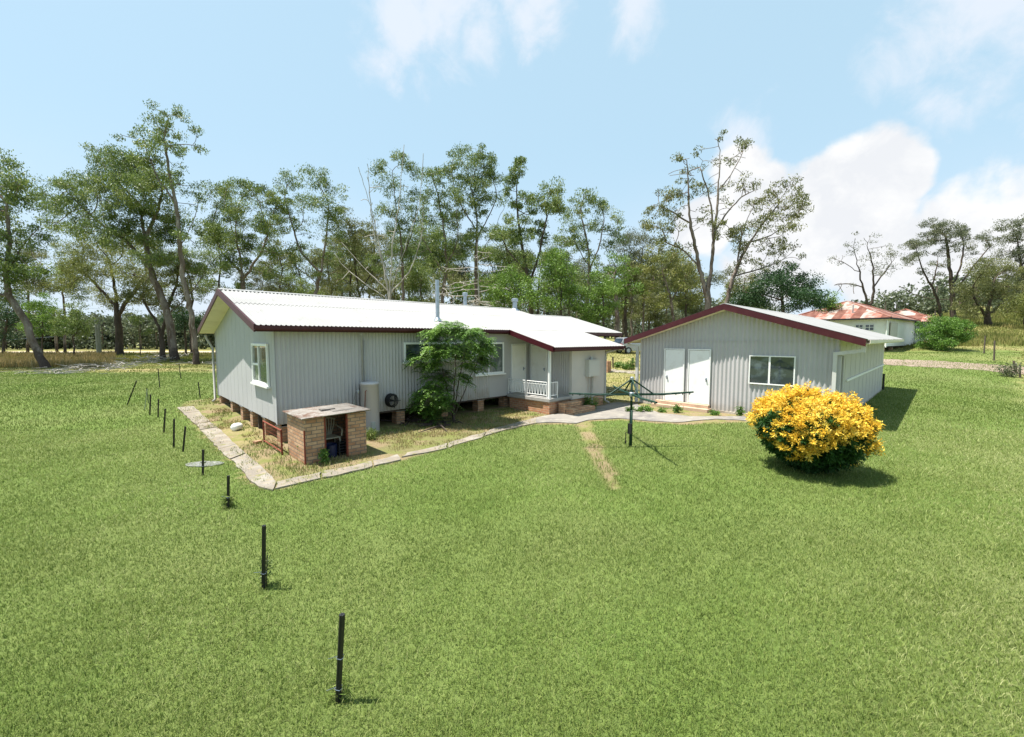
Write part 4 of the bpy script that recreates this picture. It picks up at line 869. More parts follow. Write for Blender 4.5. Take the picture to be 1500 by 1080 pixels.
def hip(s0, s1, t0, t1, ez, rise, ov=.45, nm='roof', seed=1):
    rg = random.Random(seed); s0 -= ov; s1 += ov; t0 -= ov; t1 += ov; hw = (t1-t0)/2; tm = (t0+t1)/2; b = MB()
    A, Bp = (s0+hw, tm), (s1-hw, tm)
    if A[0] > Bp[0]: A = Bp = ((s0+s1)/2, tm)
    def face(e0, e1_, r0, r1):
        # eave edge e0->e1, ridge edge r0->r1 (maybe a point); split in sheets along the eave and in two courses
        L = math.hypot(e1_[0]-e0[0], e1_[1]-e0[1]); n = int(L/.78); d = ((e1_[0]-e0[0])/L, (e1_[1]-e0[1])/L)
        pr = lambda p: (p[0]-e0[0])*d[0]+(p[1]-e0[1])*d[1]
        a0, a1 = pr(r0), pr(r1); inx = ((r0[0]-e0[0])-d[0]*a0, (r0[1]-e0[1])-d[1]*a0)
        def top(x):
            if x < a0: return x/a0
            if x > a1: return (L-x)/(L-a1)
            return 1.
        for i in range(n):
            xa, xb = L*i/n, L*(i+1)/n
            for c0, c1 in ((0, .5), (.5, 1)):
                ta, tb = min(c1, top(xa)), min(c1, top(xb)); l0a, l0b = min(c0, ta), min(c0, tb)
                if ta-l0a < 1e-4 and tb-l0b < 1e-4: continue
                P_ = lambda x, h: nl(e0[0]+d[0]*x+inx[0]*h, e0[1]+d[1]*x+inx[1]*h, ez+rise*h+(.012 if c0 else 0))
                b.mi = rg.choices((0, 1, 2), (.50, .14, .36) if c0 == 0 else (.44, .22, .34))[0]
                pts = [P_(xa, l0a), P_(xb, l0b), P_(xb, tb), P_(xa, ta)]
                up = Vector((0, 0, .03)); b.add([p-up for p in pts]+pts, [(3, 2, 1, 0), (4, 5, 6, 7), (0, 1, 5, 4), (1, 2, 6, 5), (2, 3, 7, 6), (3, 0, 4, 7)])
    c = [(s0, t0), (s1, t0), (s1, t1), (s0, t1)]
    face(c[0], c[1], A, Bp); face(c[1], c[2], Bp, Bp); face(c[2], c[3], Bp, A); face(c[3], c[0], A, A)
    r = b.build(nm, M['rr'], NB); b = MB()
    for p_, q_ in ((c[0], A), (c[3], A), (c[1], Bp), (c[2], Bp), (A, Bp)):
        if p_ != q_: b.tube([nl(*p_, ez+(rise if p_ in (A, Bp) else 0)+.03), nl(*q_, ez+rise+.03)], .07, 6)
    b.build('ridge_cap', M['rr'][2], r)
    b = MB()
    for i in range(4):
        p_, q_ = c[i], c[(i+1) % 4]; b.beam(nl(*p_, ez-.09), nl(*q_, ez-.09), .10, .15)
    b.build('gutter', M['rubber'], NB); return r
r1 = hip(0, 13, 0, 9, EZ, 2.15); hip(13.2, 20, -1.6, 4.6, EZ-.15, 1.7, seed=4)
b = MB(); b.tube([nl(1.0, 3.0, EZ+.3), nl(1.0, 3.0, EZ+1.5)], .05, 8); b.build('vent_pipe', M['steel'], r1)
def nwin(s, t, ws, wt, z0, z1, par=NB):
    b = MB()
    nbox(b, s-.03 if ws == 0 else s, s+(ws or .0), t if wt else t-.03, t+(wt or 0), z0, z1); w_ = b.build('window', M['glass'], par); b = MB()
    if ws == 0:
        for q in (t-.05, t+wt/2-.02, t+wt): nbox(b, s-.06, s-.031, q, q+.05, z0, z1)
        for q in (z0-.05, (z0+z1)/2, z1): nbox(b, s-.062, s-.033, t-.05, t+wt+.05, q, q+.05)
    else:
        for q in (s-.05, s+ws/2-.02, s+ws): nbox(b, q, q+.05, t-.06, t-.031, z0, z1)
        for q in (z0-.05, z1): nbox(b, s-.05, s+ws+.05, t-.062, t-.033, q, q+.05)
    b.build('frame', M['white'], w_)
nwin(-.02, .95, 0, .65, 3.75, 4.30); nwin(-.02, 1.85, 0, .55, 3.75, 4.30); nwin(-.02, 5.5, 0, 1.2, 3.2, 4.3)
for i in range(5): nwin(12.98, -1.45+i*.30, 0, .22, 3.2, 4.45) if i < 5 else None
for i in range(6): nwin(13.2+i*1.1, -1.62, .9, 0, 3.2, 4.4)
b = MB(); nbox(b, 1.2, 4.0, -.16, -.10, 3.1, 4.55); b.build('blind_panel', M['side'], NB)
b = MB(); b.tube([nl(-.12, -.1, EZ-.2), nl(-.12, -.1, 2.0)], .06, 8); b.build('downpipe', M['white'], NB)

# ================================================================== car behind the buildings
cu, cv = 10.05, 38.4; gz_ = float(terr_uv(cu+2, cv+.6)); dl_ = (.96, .28)
CA = empty('parked_car', uvw(cu, cv, gz_), 'silver wagon parked on the grass behind the shed, its tail toward the big tree', 'car')
def cl_(x, y, z): return uvw(cu+x*dl_[0]-y*dl_[1], cv+x*dl_[1]+y*dl_[0], gz_+z)   # x along car, y across (away), z up
M['carp'] = mat('silver_car_paint', (.42, .43, .46), .25, .5, .6); M['carg'] = mat('car_glass', (.03, .045, .07), .03, .9)
def cprism(prof, y0, y1, m, nm, par=CA, inset=0):
    n = len(prof); cxm = sum(p[0] for p in prof)/n
    b = MB(); b.add([cl_(x, y0, z) for x, z in prof]+[cl_(x, y1, z) for x, z in prof], [tuple(range(n)), tuple(range(2*n-1, n-1, -1))]+[(i, n+i, n+(i+1) % n, (i+1) % n) for i in range(n)])
    return b.build(nm, m, par, bevel=.04)
body = cprism([(0, .35), (-.02, .62), (.03, .95), (3.4, .98), (4.35, .78), (4.5, .6), (4.48, .3), (4.0, .25), (3.9, .5), (3.3, .5), (3.2, .25), (1.1, .25), (1.0, .52), (.42, .52), (.3, .3)], 0, 1.75, M['carp'], 'body')
cab = cprism([(.05, .96), (.32, 1.46), (.6, 1.52), (2.3, 1.5), (3.3, .99)], .12, 1.63, M['carp'], 'cabin')
for x0_, x1_, zt0, zt1 in ((.45, 1.05, 1.40, 1.42), (1.12, 1.85, 1.43, 1.43), (1.93, 2.85, 1.42, 1.08)):
    b = MB(); b.add([cl_(x0_+(-.18 if x0_ < .5 else 0), .105, 1.0), cl_(x1_+(.05 if x1_ > 2.5 else 0), .105, 1.0), cl_(x1_-(.5 if x1_ > 2.5 else 0), .105, zt0 if x1_ > 2.5 else zt1), cl_(x0_, .105, zt0)], [(0, 1, 2, 3)]); b.build('window', M['carg'], CA)
b = MB(); b.add([cl_(.06, .22, 1.02), cl_(.06, 1.53, 1.02), cl_(.27, 1.50, 1.42), cl_(.27, .25, 1.42)], [(0, 1, 2, 3)]); o = b.build('rear_window', M['carg'], CA); o.location.x -= .04
for yy_ in (.03, 1.5):
    b = MB(); b.add([cl_(x, y, z) for x in (-.06, .12) for y, z in ((yy_-.04, .66), (yy_+.22, .66), (yy_+.22, .93), (yy_-.04, .93))], [(0, 1, 2, 3), (7, 6, 5, 4), (0, 4, 5, 1), (1, 5, 6, 2), (2, 6, 7, 3), (3, 7, 4, 0)])
    b.build('tail_light', mat('red_lens', (.45, .02, .02), .2, .5), CA)
for x_ in (.71, 3.6):
    for y_ in (-.02, 1.57):
        b = MB(); b.tube([cl_(x_, y_, .31), cl_(x_, y_+.2, .31)], .31, 20); wh = b.build('wheel', M['rubber'], CA)
        b = MB(); b.tube([cl_(x_, y_-.012, .31), cl_(x_, y_+.03, .31)], .19, 12); b.build('rim', M['steel'], wh)

# ================================================================== poles and wires
def pole(px, v, top_py, r, label, m='bark', cross=False, lean=0):
    u = (px-750)/613*v; z0 = float(terr_uv(u, v)); zt = float(atv(px, top_py, v)[2]); q = uvw(u, v, z0)
    o_ = empty('utility_pole', q, label, 'utility pole')
    b = MB(); b.tube([q-Vector((0, 0, .2)), uvw(u+lean, v, zt)], [r, r*.75], 10); b.build('shaft', M[m], o_)
    if cross:
        b = MB(); b.beam(uvw(u-.2, v, zt-.5), uvw(u+1.6, v+.2, zt-.45), .12, .12); b.build('crossarm', M['bark_dark'], o_)
    return Vector(uvw(u, v, zt))
M['pole'] = mat('greenish_grey_pole', (.24, .25, .21), .9, .2, 0, [(3, (.15, .15, .13), .45, .7, (1, 1, .2))])
pole(143.5, 60, 460, .17, 'grey green timber pole, left of the close pair beyond the lawn', 'pole'); pole(147.3, 60.6, 466, .17, 'grey green timber pole, right of the close pair beyond the lawn', 'pole')
t1 = pole(83.5, 76, 449, .2, 'brown power pole with a crossarm standing behind the small roadside trees', 'bark', True)
b = MB()
for dz, zz in ((-.3, -.3), (-5.4, -5.4), (-.6, -.5)):
    A_, B_ = t1+Vector((0, 0, dz)), uvw(-125, 70, t1.z+zz+1.0)
    b.tube([A_.lerp(B_, k/12)-Vector((0, 0, 1.3*4*(k/12)*(1-k/12))) for k in range(13)], .022, 4, cap=False)
A_, B_ = t1, uvw(-50, 150, t1.z+5)
b.tube([A_.lerp(B_, k/12)-Vector((0, 0, 1.5*4*(k/12)*(1-k/12))) for k in range(13)], .02, 4, cap=False)
tag(b.build('power_line', M['steel']), 'thin overhead power wires running left from the brown pole', 'power line')

# ================================================================== TREES
def grow(trunks, att, step, kill, seed, upb=.06):
    rg = np.random.default_rng(seed); pos = []; par = []
    for ti, poly in enumerate(trunks):
        P_ = np.array(poly, float); d = np.r_[0, np.cumsum(np.linalg.norm(np.diff(P_, axis=0), axis=1))]; n = max(2, int(d[-1]/step)+1); t = np.linspace(0, d[-1], n)
        Q = np.stack([np.interp(t, d, P_[:, k]) for k in range(3)], 1)
        if n > 3:
            for _ in range(2): Q[1:-1] = Q[1:-1]*.5+(Q[:-2]+Q[2:])*.25
            Q[1:-1] += rg.normal(0, step*.07, (n-2, 3))*np.array([1, 1, .3])
        if ti == 0: start = 0; prev = -1
        else:
            a = np.array(pos); prev = int(np.argmin(((a-Q[0])**2).sum(1))); start = 1
        for q in Q[start:]: pos.append(q); par.append(prev); prev = len(pos)-1
    ntr = len(pos); pos = [np.array(p) for p in pos]
    A = np.array(att); tr = np.array(pos); D2 = ((A[:, None]-tr[None])**2).sum(2)
    # keep the lower bare trunk from sprouting: only nodes above 30% height
    zmin, zmax = tr[:, 2].min(), A[:, 2].max(); low = tr[:, 2] < zmin+(A[:, 2].min()-zmin)*.55; D2[:, low] += 1e4
    near = D2.argmin(1); nd = D2.min(1); alive = np.ones(len(A), bool); got = np.full(len(A), -1); P_ = list(pos); it = 0
    while alive.any() and it < 140 and len(P_) < 5000:
        it += 1; ids = np.where(alive)[0]; arr = np.array(P_); nn, inv = np.unique(near[ids], return_inverse=True)
        dd = A[ids]-arr[near[ids]]; dd /= np.linalg.norm(dd, axis=1)[:, None]+1e-9
        acc = np.zeros((len(nn), 3)); np.add.at(acc, inv, dd); acc += rg.normal(0, .22, acc.shape); acc[:, 2] += upb
        acc /= np.linalg.norm(acc, axis=1)[:, None]+1e-9
        new = arr[nn]+acc*step; base = len(P_); P_ += list(new); par += list(nn)
        D2n = ((A[ids][:, None]-new[None])**2).sum(2); j = D2n.argmin(1); m = D2n.min(1); better = m < nd[ids]
        near[ids[better]] = base+j[better]; nd[ids[better]] = m[better]
        k = nd[ids] < kill*kill; got[ids[k]] = near[ids[k]]; alive[ids[k]] = False
        if it > 30 and not better.any() and not k.any(): break
    return np.array(P_), np.array(par), ntr, got
def wood_mesh(pos, par, r0, ntr, expo=.5, rmin=.018):
    n = len(pos); cnt = np.zeros(n); ch = [[] for _ in range(n)]
    for i in range(n-1, -1, -1):
        if not ch[i]: cnt[i] = 1
        if par[i] >= 0: cnt[par[i]] += cnt[i]; ch[par[i]].append(i)
    q = pos.copy()
    for _ in range(2):
        for i in range(ntr, n):
            if ch[i]: m = max(ch[i], key=lambda c: cnt[c]); q[i] = .5*q[i]+.25*(q[par[i]]+q[m])
    r = np.maximum(r0*(cnt/cnt[0])**expo, rmin)
    hz = q[:, 2]-q[0, 2]; r *= np.clip(1-.5*hz/max(hz.max(), 1), .5, 1); r = np.maximum(r, rmin); r[:ntr] *= 1+.35*np.exp(-hz[:ntr]/.5)
    V = []; F = []; nb = 0; stack = [(0, -1)]
    while stack:
        i, pp = stack.pop(); chain = ([pp] if pp >= 0 else [])+[i]; k = i
        while ch[k]:
            c = sorted(ch[k], key=lambda c: -cnt[c])
            for o in c[1:]: stack.append((o, k))
            k = c[0]; chain.append(k)
        if len(chain) < 2: continue
        C_ = q[chain]; rr = r[chain].copy()
        if pp >= 0: rr[0] = rr[1]
        big = rr.max(); ns = 9 if big > .2 else (6 if big > .07 else 4); m = len(chain)
        T = np.empty_like(C_); T[1:-1] = C_[2:]-C_[:-2]; T[0] = C_[1]-C_[0]; T[-1] = C_[-1]-C_[-2]; T /= np.linalg.norm(T, axis=1)[:, None]+1e-9
        ref = np.array([.3, .9, .1]) if abs(T[0][1]) < .8 else np.array([1., 0, 0]); R = np.cross(T, ref); R /= np.linalg.norm(R, axis=1)[:, None]+1e-9; Bn = np.cross(T, R)
        a = np.linspace(0, 2*np.pi, ns, endpoint=False)
        ring = C_[:, None]+rr[:, None, None]*(R[:, None]*np.cos(a)[None, :, None]+Bn[:, None]*np.sin(a)[None, :, None])
        V.append(ring.reshape(-1, 3)); ii, jj = np.meshgrid(np.arange(m-1), np.arange(ns), indexing='ij')
        F.append(np.stack([ii*ns+jj, ii*ns+(jj+1) % ns, (ii+1)*ns+(jj+1) % ns, (ii+1)*ns+jj], -1).reshape(-1, 4)+nb); nb += m*ns
    return np.concatenate(V), np.concatenate(F)
def leaf_cards(centers, per, sig, L, W, rg, droop=.6, flat=.7):
    n = len(centers)*per; c = np.repeat(centers, per, 0)
    s = np.repeat(rg.uniform(.6, 1.35, len(centers)), per)[:, None]*sig
    off = rg.normal(0, 1, (n, 3)); off /= (np.linalg.norm(off, axis=1)**.35)[:, None]; c = c+off*s*np.array([1, 1, flat])
    ax = rg.normal(0, 1, (n, 3)); ax[:, 2] -= droop*2; ax /= np.linalg.norm(ax, axis=1)[:, None]
    sd = np.cross(ax, rg.normal(0, 1, (n, 3))); sd /= np.linalg.norm(sd, axis=1)[:, None]
    l = (L*rg.uniform(.6, 1.3, n))[:, None]; w_ = (W*rg.uniform(.7, 1.3, n))[:, None]
    V = np.stack([c-ax*l*.5, c+sd*w_*.5-ax*l*.08, c+ax*l*.5, c-sd*w_*.5-ax*l*.08], 1).reshape(-1, 3)
    return V, np.arange(n*4).reshape(n, 4)
def frond_cards(centers, axis_c, rg, nf=6, length=.40, pairs=8, lw=.03, ll=.10):
    Vs = []
    for c in centers:
        out = np.array([c[0]-axis_c[0], c[1]-axis_c[1], 0.]); out /= np.linalg.norm(out)+1e-6; a0 = math.atan2(out[1], out[0])
        for k in range(nf):
            a = a0+rg.normal(0, 1.1); el = rg.uniform(-.1, .7); dh = np.array([math.cos(a), math.sin(a), 0.]); sd = np.array([-math.sin(a), math.cos(a), 0.]); Ls = length*rg.uniform(.7, 1.25)
            for i in range(pairs):
                t = (i+.7)/pairs; p_ = c+dh*Ls*t*math.cos(el)+np.array([0, 0, 1])*(Ls*t*math.sin(el)-.55*Ls*t*t)
                tip = dh*math.cos(el-1.1*t)+np.array([0, 0, 1])*math.sin(el-1.1*t); l = ll*(1-.45*abs(t-.45))*rg.uniform(.8, 1.2)
                for s_ in (-1, 1):
                    d = sd*s_*.85+tip*.45+np.array([0, 0, -.25])+rg.normal(0, .12, 3); d /= np.linalg.norm(d); w_ = np.cross(d, [0, 0, 1.]); w_ /= np.linalg.norm(w_)+1e-6; w_ = w_+rg.normal(0, .25, 3)
                    Vs.append([p_, p_+d*l*.45+w_*lw*.5, p_+d*l, p_+d*l*.45-w_*lw*.5])
    V = np.array(Vs).reshape(-1, 3); return V, np.arange(len(V)).reshape(-1, 4)
def sample_blobs(blobs, v, rg, per_area, depth_spread):
    out = []
    for bl in blobs:
        px, py, rx = bl[:3]; ry = bl[3] if len(bl) > 3 and bl[3] else rx*.8; dn_ = bl[4] if len(bl) > 4 else 1
        vv = v+rg.normal(0, depth_spread*.5); c = atv(px, py, vv); R_ = rx*v/613; Rz = ry*v/613; n = max(2, int(per_area*dn_*R_*Rz))
        k = 0
        while k < n:
            p_ = rg.uniform(-1, 1, 3); d = np.linalg.norm(p_)
            if d > 1 or d < .25: continue
            out.append(c+CR*p_[0]*R_+VD*p_[1]*min(R_*1.1, R_+1)+np.array([0, 0, 1])*p_[2]*Rz); k += 1
    return np.array(out)
NT = 0
def tree(label, v, base_px, trunks, blobs, leaf='leaf_gum', bark='bark', r0=.35, dens=1.0, per=26, sig=.5, L=.32, W=.115, step=.6, name='gum_tree', group='trees around the paddock', seed=None, att=1.35, upb=.06, bare=0, expo=.5, droop=.6, cat='tree', kill=None, rmin=None):
    global NT; NT += 1; seed = seed or NT*13; rg = np.random.default_rng(seed)
    ub = (base_px-750)/613*v; z0 = float(terr_uv(ub, v)); bp_ = np.array(uvw(ub, v, z0-.15)); r0 = r0*.70 if v > 20 else r0
    tr = []
    for i, poly in enumerate(trunks):
        pts = [atv(p_[0], p_[1], v+(p_[2] if len(p_) > 2 else 0)) for p_ in poly]
        tr.append(([bp_]+pts) if i == 0 else pts)
    A = sample_blobs(blobs, v, rg, att*(4.2 if per else 3.0) if att < 20 else att, np.ptp([b_[0] for b_ in blobs])*v/613*.28)
    pos, par, ntr, got = grow(tr, A, step, kill or step*1.15, seed, upb); V, F = wood_mesh(pos, par, r0, ntr, expo, rmin or .00032*v)
    root = empty(name, bp_, label, cat, group)
    link_mesh('trunk', np_mesh('trunk', V, F, smooth=True), M[bark], root)
    cen = A[rg.random(len(A)) >= bare]
    if len(cen) and per: 
        if name == 'feathery_shrub': V, F = frond_cards(cen, bp_, rg)
        else: V, F = leaf_cards(cen, int(per*dens*(4.2 if v > 20 else 1.4)), sig*rg.uniform(.9, 1.1) if v < 20 else sig*.86, L*.78 if v > 20 else L, W*.72 if v > 20 else W, rg, droop)
        link_mesh('crown', np_mesh('crown', V, F), M[leaf], root)
    return root
TG = 'trees around the paddock'
# ---- left group, bases on open grass
tree('leaning gum at the left edge of the photo, trunk bending out of the frame', 38, 66, [[(50, 510), (38, 470), (12, 437), (8, 400), (14, 350), (10, 300)], [(12, 437), (-25, 420), (-60, 380)], [(14, 395), (40, 350), (60, 330)]],
     [(-10, 330, 40), (8, 270, 30), (25, 300, 22), (20, 345, 28), (-40, 270, 50), (-30, 390, 45), (10, 395, 32), (40, 262, 14, 8), (5, 240, 18), (30, 390, 26, 18), (62, 340, 16, 10), (52, 400, 18, 14, .6), (-15, 430, 25)], r0=.42, dens=1.1)
tree('slender tall gum with the highest thin crown, nearest the house gable', 43, 288, [[(284, 500), (281, 460), (268, 412), (263, 350), (258, 300), (247, 250), (240, 205)], [(264, 360), (282, 330), (290, 300)], [(258, 300), (230, 260), (216, 225)]],
     [(228, 170, 17, 12), (245, 178, 15, 10), (262, 168, 13, 9), (278, 182, 13, 10), (255, 205, 24, 12), (210, 205, 28, 12), (235, 215, 26, 14), (292, 222, 12, 7), (275, 232, 14, 9, .6), (232, 245, 28, 14), (255, 260, 20, 14, .8), (205, 232, 18, 12), (290, 290, 18, 18, .6), (280, 340, 18, 22, .5)], r0=.38, dens=.9, sig=.42)
tree('massive gum with the thickest trunk and a wide dark crown, behind the slender one', 49, 256, [[(252, 500), (247, 465), (238, 440), (222, 400), (212, 350), (205, 300)], [(225, 400), (185, 352), (150, 330)], [(246, 460), (280, 430), (300, 400)], [(212, 350), (235, 300), (240, 260)]],
     [(145, 228, 22, 15), (170, 240, 26, 17), (200, 250, 30, 20), (140, 262, 22, 16), (165, 290, 30, 18), (120, 270, 26, 15), (95, 285, 26, 16), (75, 300, 24, 14), (110, 310, 28, 16), (200, 285, 24, 18), (190, 310, 30, 20), (235, 270, 26, 20), (235, 310, 26, 22), (215, 340, 28, 18), (170, 330, 26, 15), (85, 330, 20, 13), (130, 340, 26, 14), (240, 350, 22, 18), (185, 355, 26, 14), (255, 330, 18, 20), (225, 375, 22, 14), (165, 265, 24, 16), (215, 265, 24, 16)], r0=.62, dens=1.25, per=30, sig=.6, leaf='leaf_gum', seed=91)
tree('broad gum with yellowish lower crown, standing farthest back in the left group', 66, 175, [[(174, 490), (172, 460), (168, 420), (160, 380)], [(172, 460), (195, 430), (215, 400)], [(170, 450), (140, 415), (120, 395)]],
     [(115, 370, 28, 16), (150, 365, 28, 16), (190, 375, 30, 18), (130, 395, 32, 18), (105, 415, 20, 14), (165, 400, 30, 18), (205, 405, 30, 18), (225, 380, 22, 18), (150, 430, 22, 14), (195, 430, 22, 14), (230, 425, 18, 14), (100, 390, 18, 13), (175, 350, 24, 12), (210, 360, 24, 14), (180, 445, 22, 12), (140, 350, 22, 11)], r0=.75, leaf='leaf_yel', bark='bark_dark', dens=1.2, sig=.75, L=.34, W=.12, step=.85, att=.9)
tree('mid sized rough barked gum just left of the massive trunk', 51, 239, [[(238, 505), (234, 480), (222, 460), (210, 440)], [(236, 490), (246, 450), (258, 420)]],
     [(200, 430, 26, 16), (225, 440, 20, 14), (255, 410, 26, 20), (245, 385, 24, 18), (265, 440, 14, 14), (215, 405, 22, 15), (270, 390, 16, 16), (280, 425, 14, 12), (230, 450, 16, 10)], r0=.42, leaf='leaf_olive', bark='bark_dark')
tree('dark bushy tree low at the left edge of the road', 66, 5, [[(6, 495), (10, 470), (14, 455)], [(8, 480), (30, 470)]], [(0, 455, 26, 16), (25, 465, 20, 14), (-20, 470, 25, 18), (10, 435, 18, 12), (15, 490, 18, 8, .6)], r0=.3, leaf='leaf_dark', bark='bark_dark', name='bushy_tree', dens=1.2, sig=.6)
tree('bright leafy young tree in front of the brown power pole', 58, 62, [[(62, 505), (62, 480), (63, 460)]], [(50, 455, 24, 16), (78, 465, 20, 14), (60, 480, 26, 15), (55, 440, 16, 10), (88, 480, 14, 12)], r0=.16, leaf='leaf_bright', bark='bark_dark', name='young_tree', dens=1.1, sig=.5)
tree('small round dark tree on a forked black stem left of the pole pair', 52, 108, [[(108, 508), (107, 492), (103, 480)], [(107, 495), (116, 482)]], [(105, 465, 20, 12), (125, 475, 18, 12), (92, 480, 17, 11), (112, 485, 22, 9), (108, 452, 14, 8)], r0=.15, leaf='leaf_gum', bark='bark_dark', name='young_tree', dens=1.3, sig=.45)
tree('spindly sapling right of the broad far gum', 62, 206, [[(205, 515), (204, 495), (206, 478)]], [(205, 470, 12, 12), (212, 482, 8, 8)], r0=.07, leaf='leaf_gum', bark='bark_dark', name='sapling')
tree('dark low spreading tree between the big trunks and the house', 60, 272, [[(272, 505), (271, 480)]], [(262, 470, 18, 14), (285, 468, 18, 14), (272, 455, 16, 10), (300, 480, 16, 12)], r0=.2, leaf='leaf_dark', bark='bark_dark', name='bushy_tree', dens=1.3)
# ---- behind the long house
tree('full crowned gum rising just behind the left end of the roof', 50, 358, [[(357, 480), (356, 420), (352, 380), (345, 340)], [(356, 410), (380, 375), (392, 345)], [(354, 400), (325, 370), (315, 350)]],
     [(320, 290, 24, 18), (345, 280, 22, 14), (370, 285, 22, 16), (395, 300, 20, 18), (330, 320, 28, 18), (365, 320, 26, 18), (310, 345, 20, 16), (345, 355, 26, 16), (385, 340, 24, 16), (325, 380, 24, 14), (305, 395, 20, 14), (360, 385, 20, 12), (395, 370, 18, 12), (398, 400, 16, 10), (345, 415, 18, 8), (405, 330, 16, 14), (330, 345, 22, 14), (375, 355, 18, 12), (300, 330, 14, 14)], r0=.45, leaf='leaf_gum', dens=1.25, seed=27)
tree('two topped gum behind the roof, left of the bleached dead tree', 52, 465, [[(464, 480), (462, 430), (470, 400), (478, 350), (482, 300)], [(470, 400), (440, 370), (428, 330)], [(466, 415), (445, 400), (425, 385)]],
     [(425, 265, 18, 14), (455, 262, 18, 13), (480, 268, 15, 16), (408, 290, 15, 14), (430, 300, 24, 16), (470, 300, 22, 20), (502, 283, 8, 8), (418, 320, 20, 12), (450, 335, 20, 12, .6), (480, 335, 20, 18), (500, 310, 14, 12, .7), (445, 360, 16, 10, .5), (440, 375, 20, 12, .8), (490, 375, 18, 12, .6), (455, 400, 16, 10, .4)], r0=.36, seed=32)
tree('olive bushy gum filling the space left of the bleached dead tree', 56, 528, [[(528, 470), (526, 430), (520, 390)], [(526, 430), (545, 400)], [(526, 440), (505, 410)]],
     [(505, 320, 16, 14), (525, 335, 20, 16), (510, 355, 24, 16), (535, 365, 22, 16), (500, 390, 20, 14), (525, 400, 24, 14), (548, 340, 16, 14), (550, 390, 18, 14), (495, 420, 22, 12), (530, 425, 26, 10), (478, 428, 16, 10)], r0=.35, leaf='leaf_olive', bark='bark_dark', seed=35, dens=1.1)
tree('bleached dead tree of long pale bare stems above the roof', 46, 572, [[(572, 470), (570, 430), (560, 380), (545, 310), (525, 245)], [(571, 440), (574, 370), (585, 290), (592, 212)], [(572, 430), (590, 370), (615, 300), (620, 225)], [(566, 400), (548, 350), (538, 240)], [(571, 430), (600, 400), (618, 350), (620, 300)], [(572, 440), (540, 420), (505, 392), (490, 372)], [(568, 425), (535, 395), (500, 355)]],
     [(538, 300, 14, 40, .5), (560, 300, 14, 50, .5), (590, 300, 16, 60, .5), (610, 330, 14, 40, .5), (520, 400, 30, 20, .5), (600, 400, 24, 26, .5), (548, 350, 22, 30, .5)], bark='bark_dead', r0=.26, per=0, name='dead_tree', att=1.1, seed=41, upb=.25, expo=.42, rmin=.03)
tree('thin leafy gum threaded behind the bleached dead tree', 54, 590, [[(592, 470), (590, 420), (588, 360), (578, 290), (575, 250)], [(589, 380), (608, 330), (612, 290)]],
     [(560, 250, 16, 12), (585, 236, 18, 12), (600, 250, 13, 14), (570, 272, 18, 14), (598, 290, 18, 14), (612, 315, 15, 15), (572, 320, 22, 18), (585, 345, 26, 16), (625, 300, 10, 10), (560, 385, 22, 14), (600, 375, 22, 16), (620, 360, 14, 12)], r0=.3, leaf='leaf_gum', seed=43, bark='bark')
tree('mid height gum with forked grey limbs between the dead tree and the tallest crown', 48, 650, [[(650, 470), (648, 430), (655, 390), (650, 330), (640, 280)], [(650, 400), (625, 360), (610, 335)], [(652, 395), (672, 350), (668, 300)]],
     [(628, 255, 14, 12), (645, 262, 16, 14), (635, 285, 20, 16), (660, 290, 18, 16), (640, 315, 22, 16), (665, 325, 18, 16), (625, 345, 18, 14), (645, 350, 22, 14), (622, 380, 18, 12), (670, 370, 18, 14), (640, 395, 22, 12)], r0=.34, leaf='leaf_gum', seed=51)
tree('tallest dense topped gum above the middle of the long roof', 50, 698, [[(698, 470), (697, 420), (697, 370), (700, 320), (690, 275)], [(698, 350), (715, 320), (728, 290)], [(699, 340), (680, 310), (668, 285)], [(698, 385), (720, 345), (740, 300)]],
     [(680, 232, 20, 12), (700, 225, 20, 10), (715, 235, 14, 12), (690, 250, 26, 14), (665, 255, 16, 14), (712, 258, 16, 14), (725, 258, 12, 12), (680, 278, 24, 14), (708, 285, 18, 15), (725, 285, 12, 14, .6), (690, 305, 22, 14), (665, 310, 14, 12), (700, 345, 22, 14, .8), (680, 350, 18, 14)], r0=.34, leaf='leaf_gum', seed=57, dens=1.3)
tree('low dead tree with drooping grey branches beside the middle flue', 42, 702, [[(702, 470), (701, 420), (700, 380), (699, 355)]],
     [(665, 395, 26, 8), (735, 395, 24, 8), (670, 420, 34, 8), (735, 420, 34, 8), (705, 375, 18, 8), (690, 440, 40, 10), (735, 445, 36, 8), (650, 430, 22, 8)], bark='bark_dead', r0=.2, per=0, name='dead_tree', att=8, seed=61, upb=-.02, expo=.42, step=.3, rmin=.026, kill=.24)
tree('narrow spired dark gum with a lumpy mistletoe ball, right of the tallest crown', 44, 782, [[(779, 500), (777, 430), (768, 380), (760, 330), (755, 290), (762, 245)], [(776, 420), (790, 370), (802, 320), (800, 300)], [(778, 440), (800, 400), (805, 380)], [(772, 400), (745, 370), (735, 350)]],
     [(764, 232, 8, 9, 1.5), (758, 250, 10, 14, 1.5), (750, 275, 10, 16, 1.5), (752, 300, 14, 14), (770, 295, 12, 12), (785, 285, 14, 10), (805, 272, 16, 10), (822, 285, 12, 14), (808, 305, 17, 13, 2.6), (775, 320, 18, 12), (745, 328, 16, 12), (740, 350, 20, 10, 1.2), (762, 350, 18, 14), (785, 345, 16, 14), (730, 342, 12, 8), (770, 375, 14, 12), (800, 335, 14, 12), (780, 400, 12, 12, .6)], r0=.42, leaf='leaf_gum', bark='bark_dark', seed=67, dens=1.35, sig=.42)
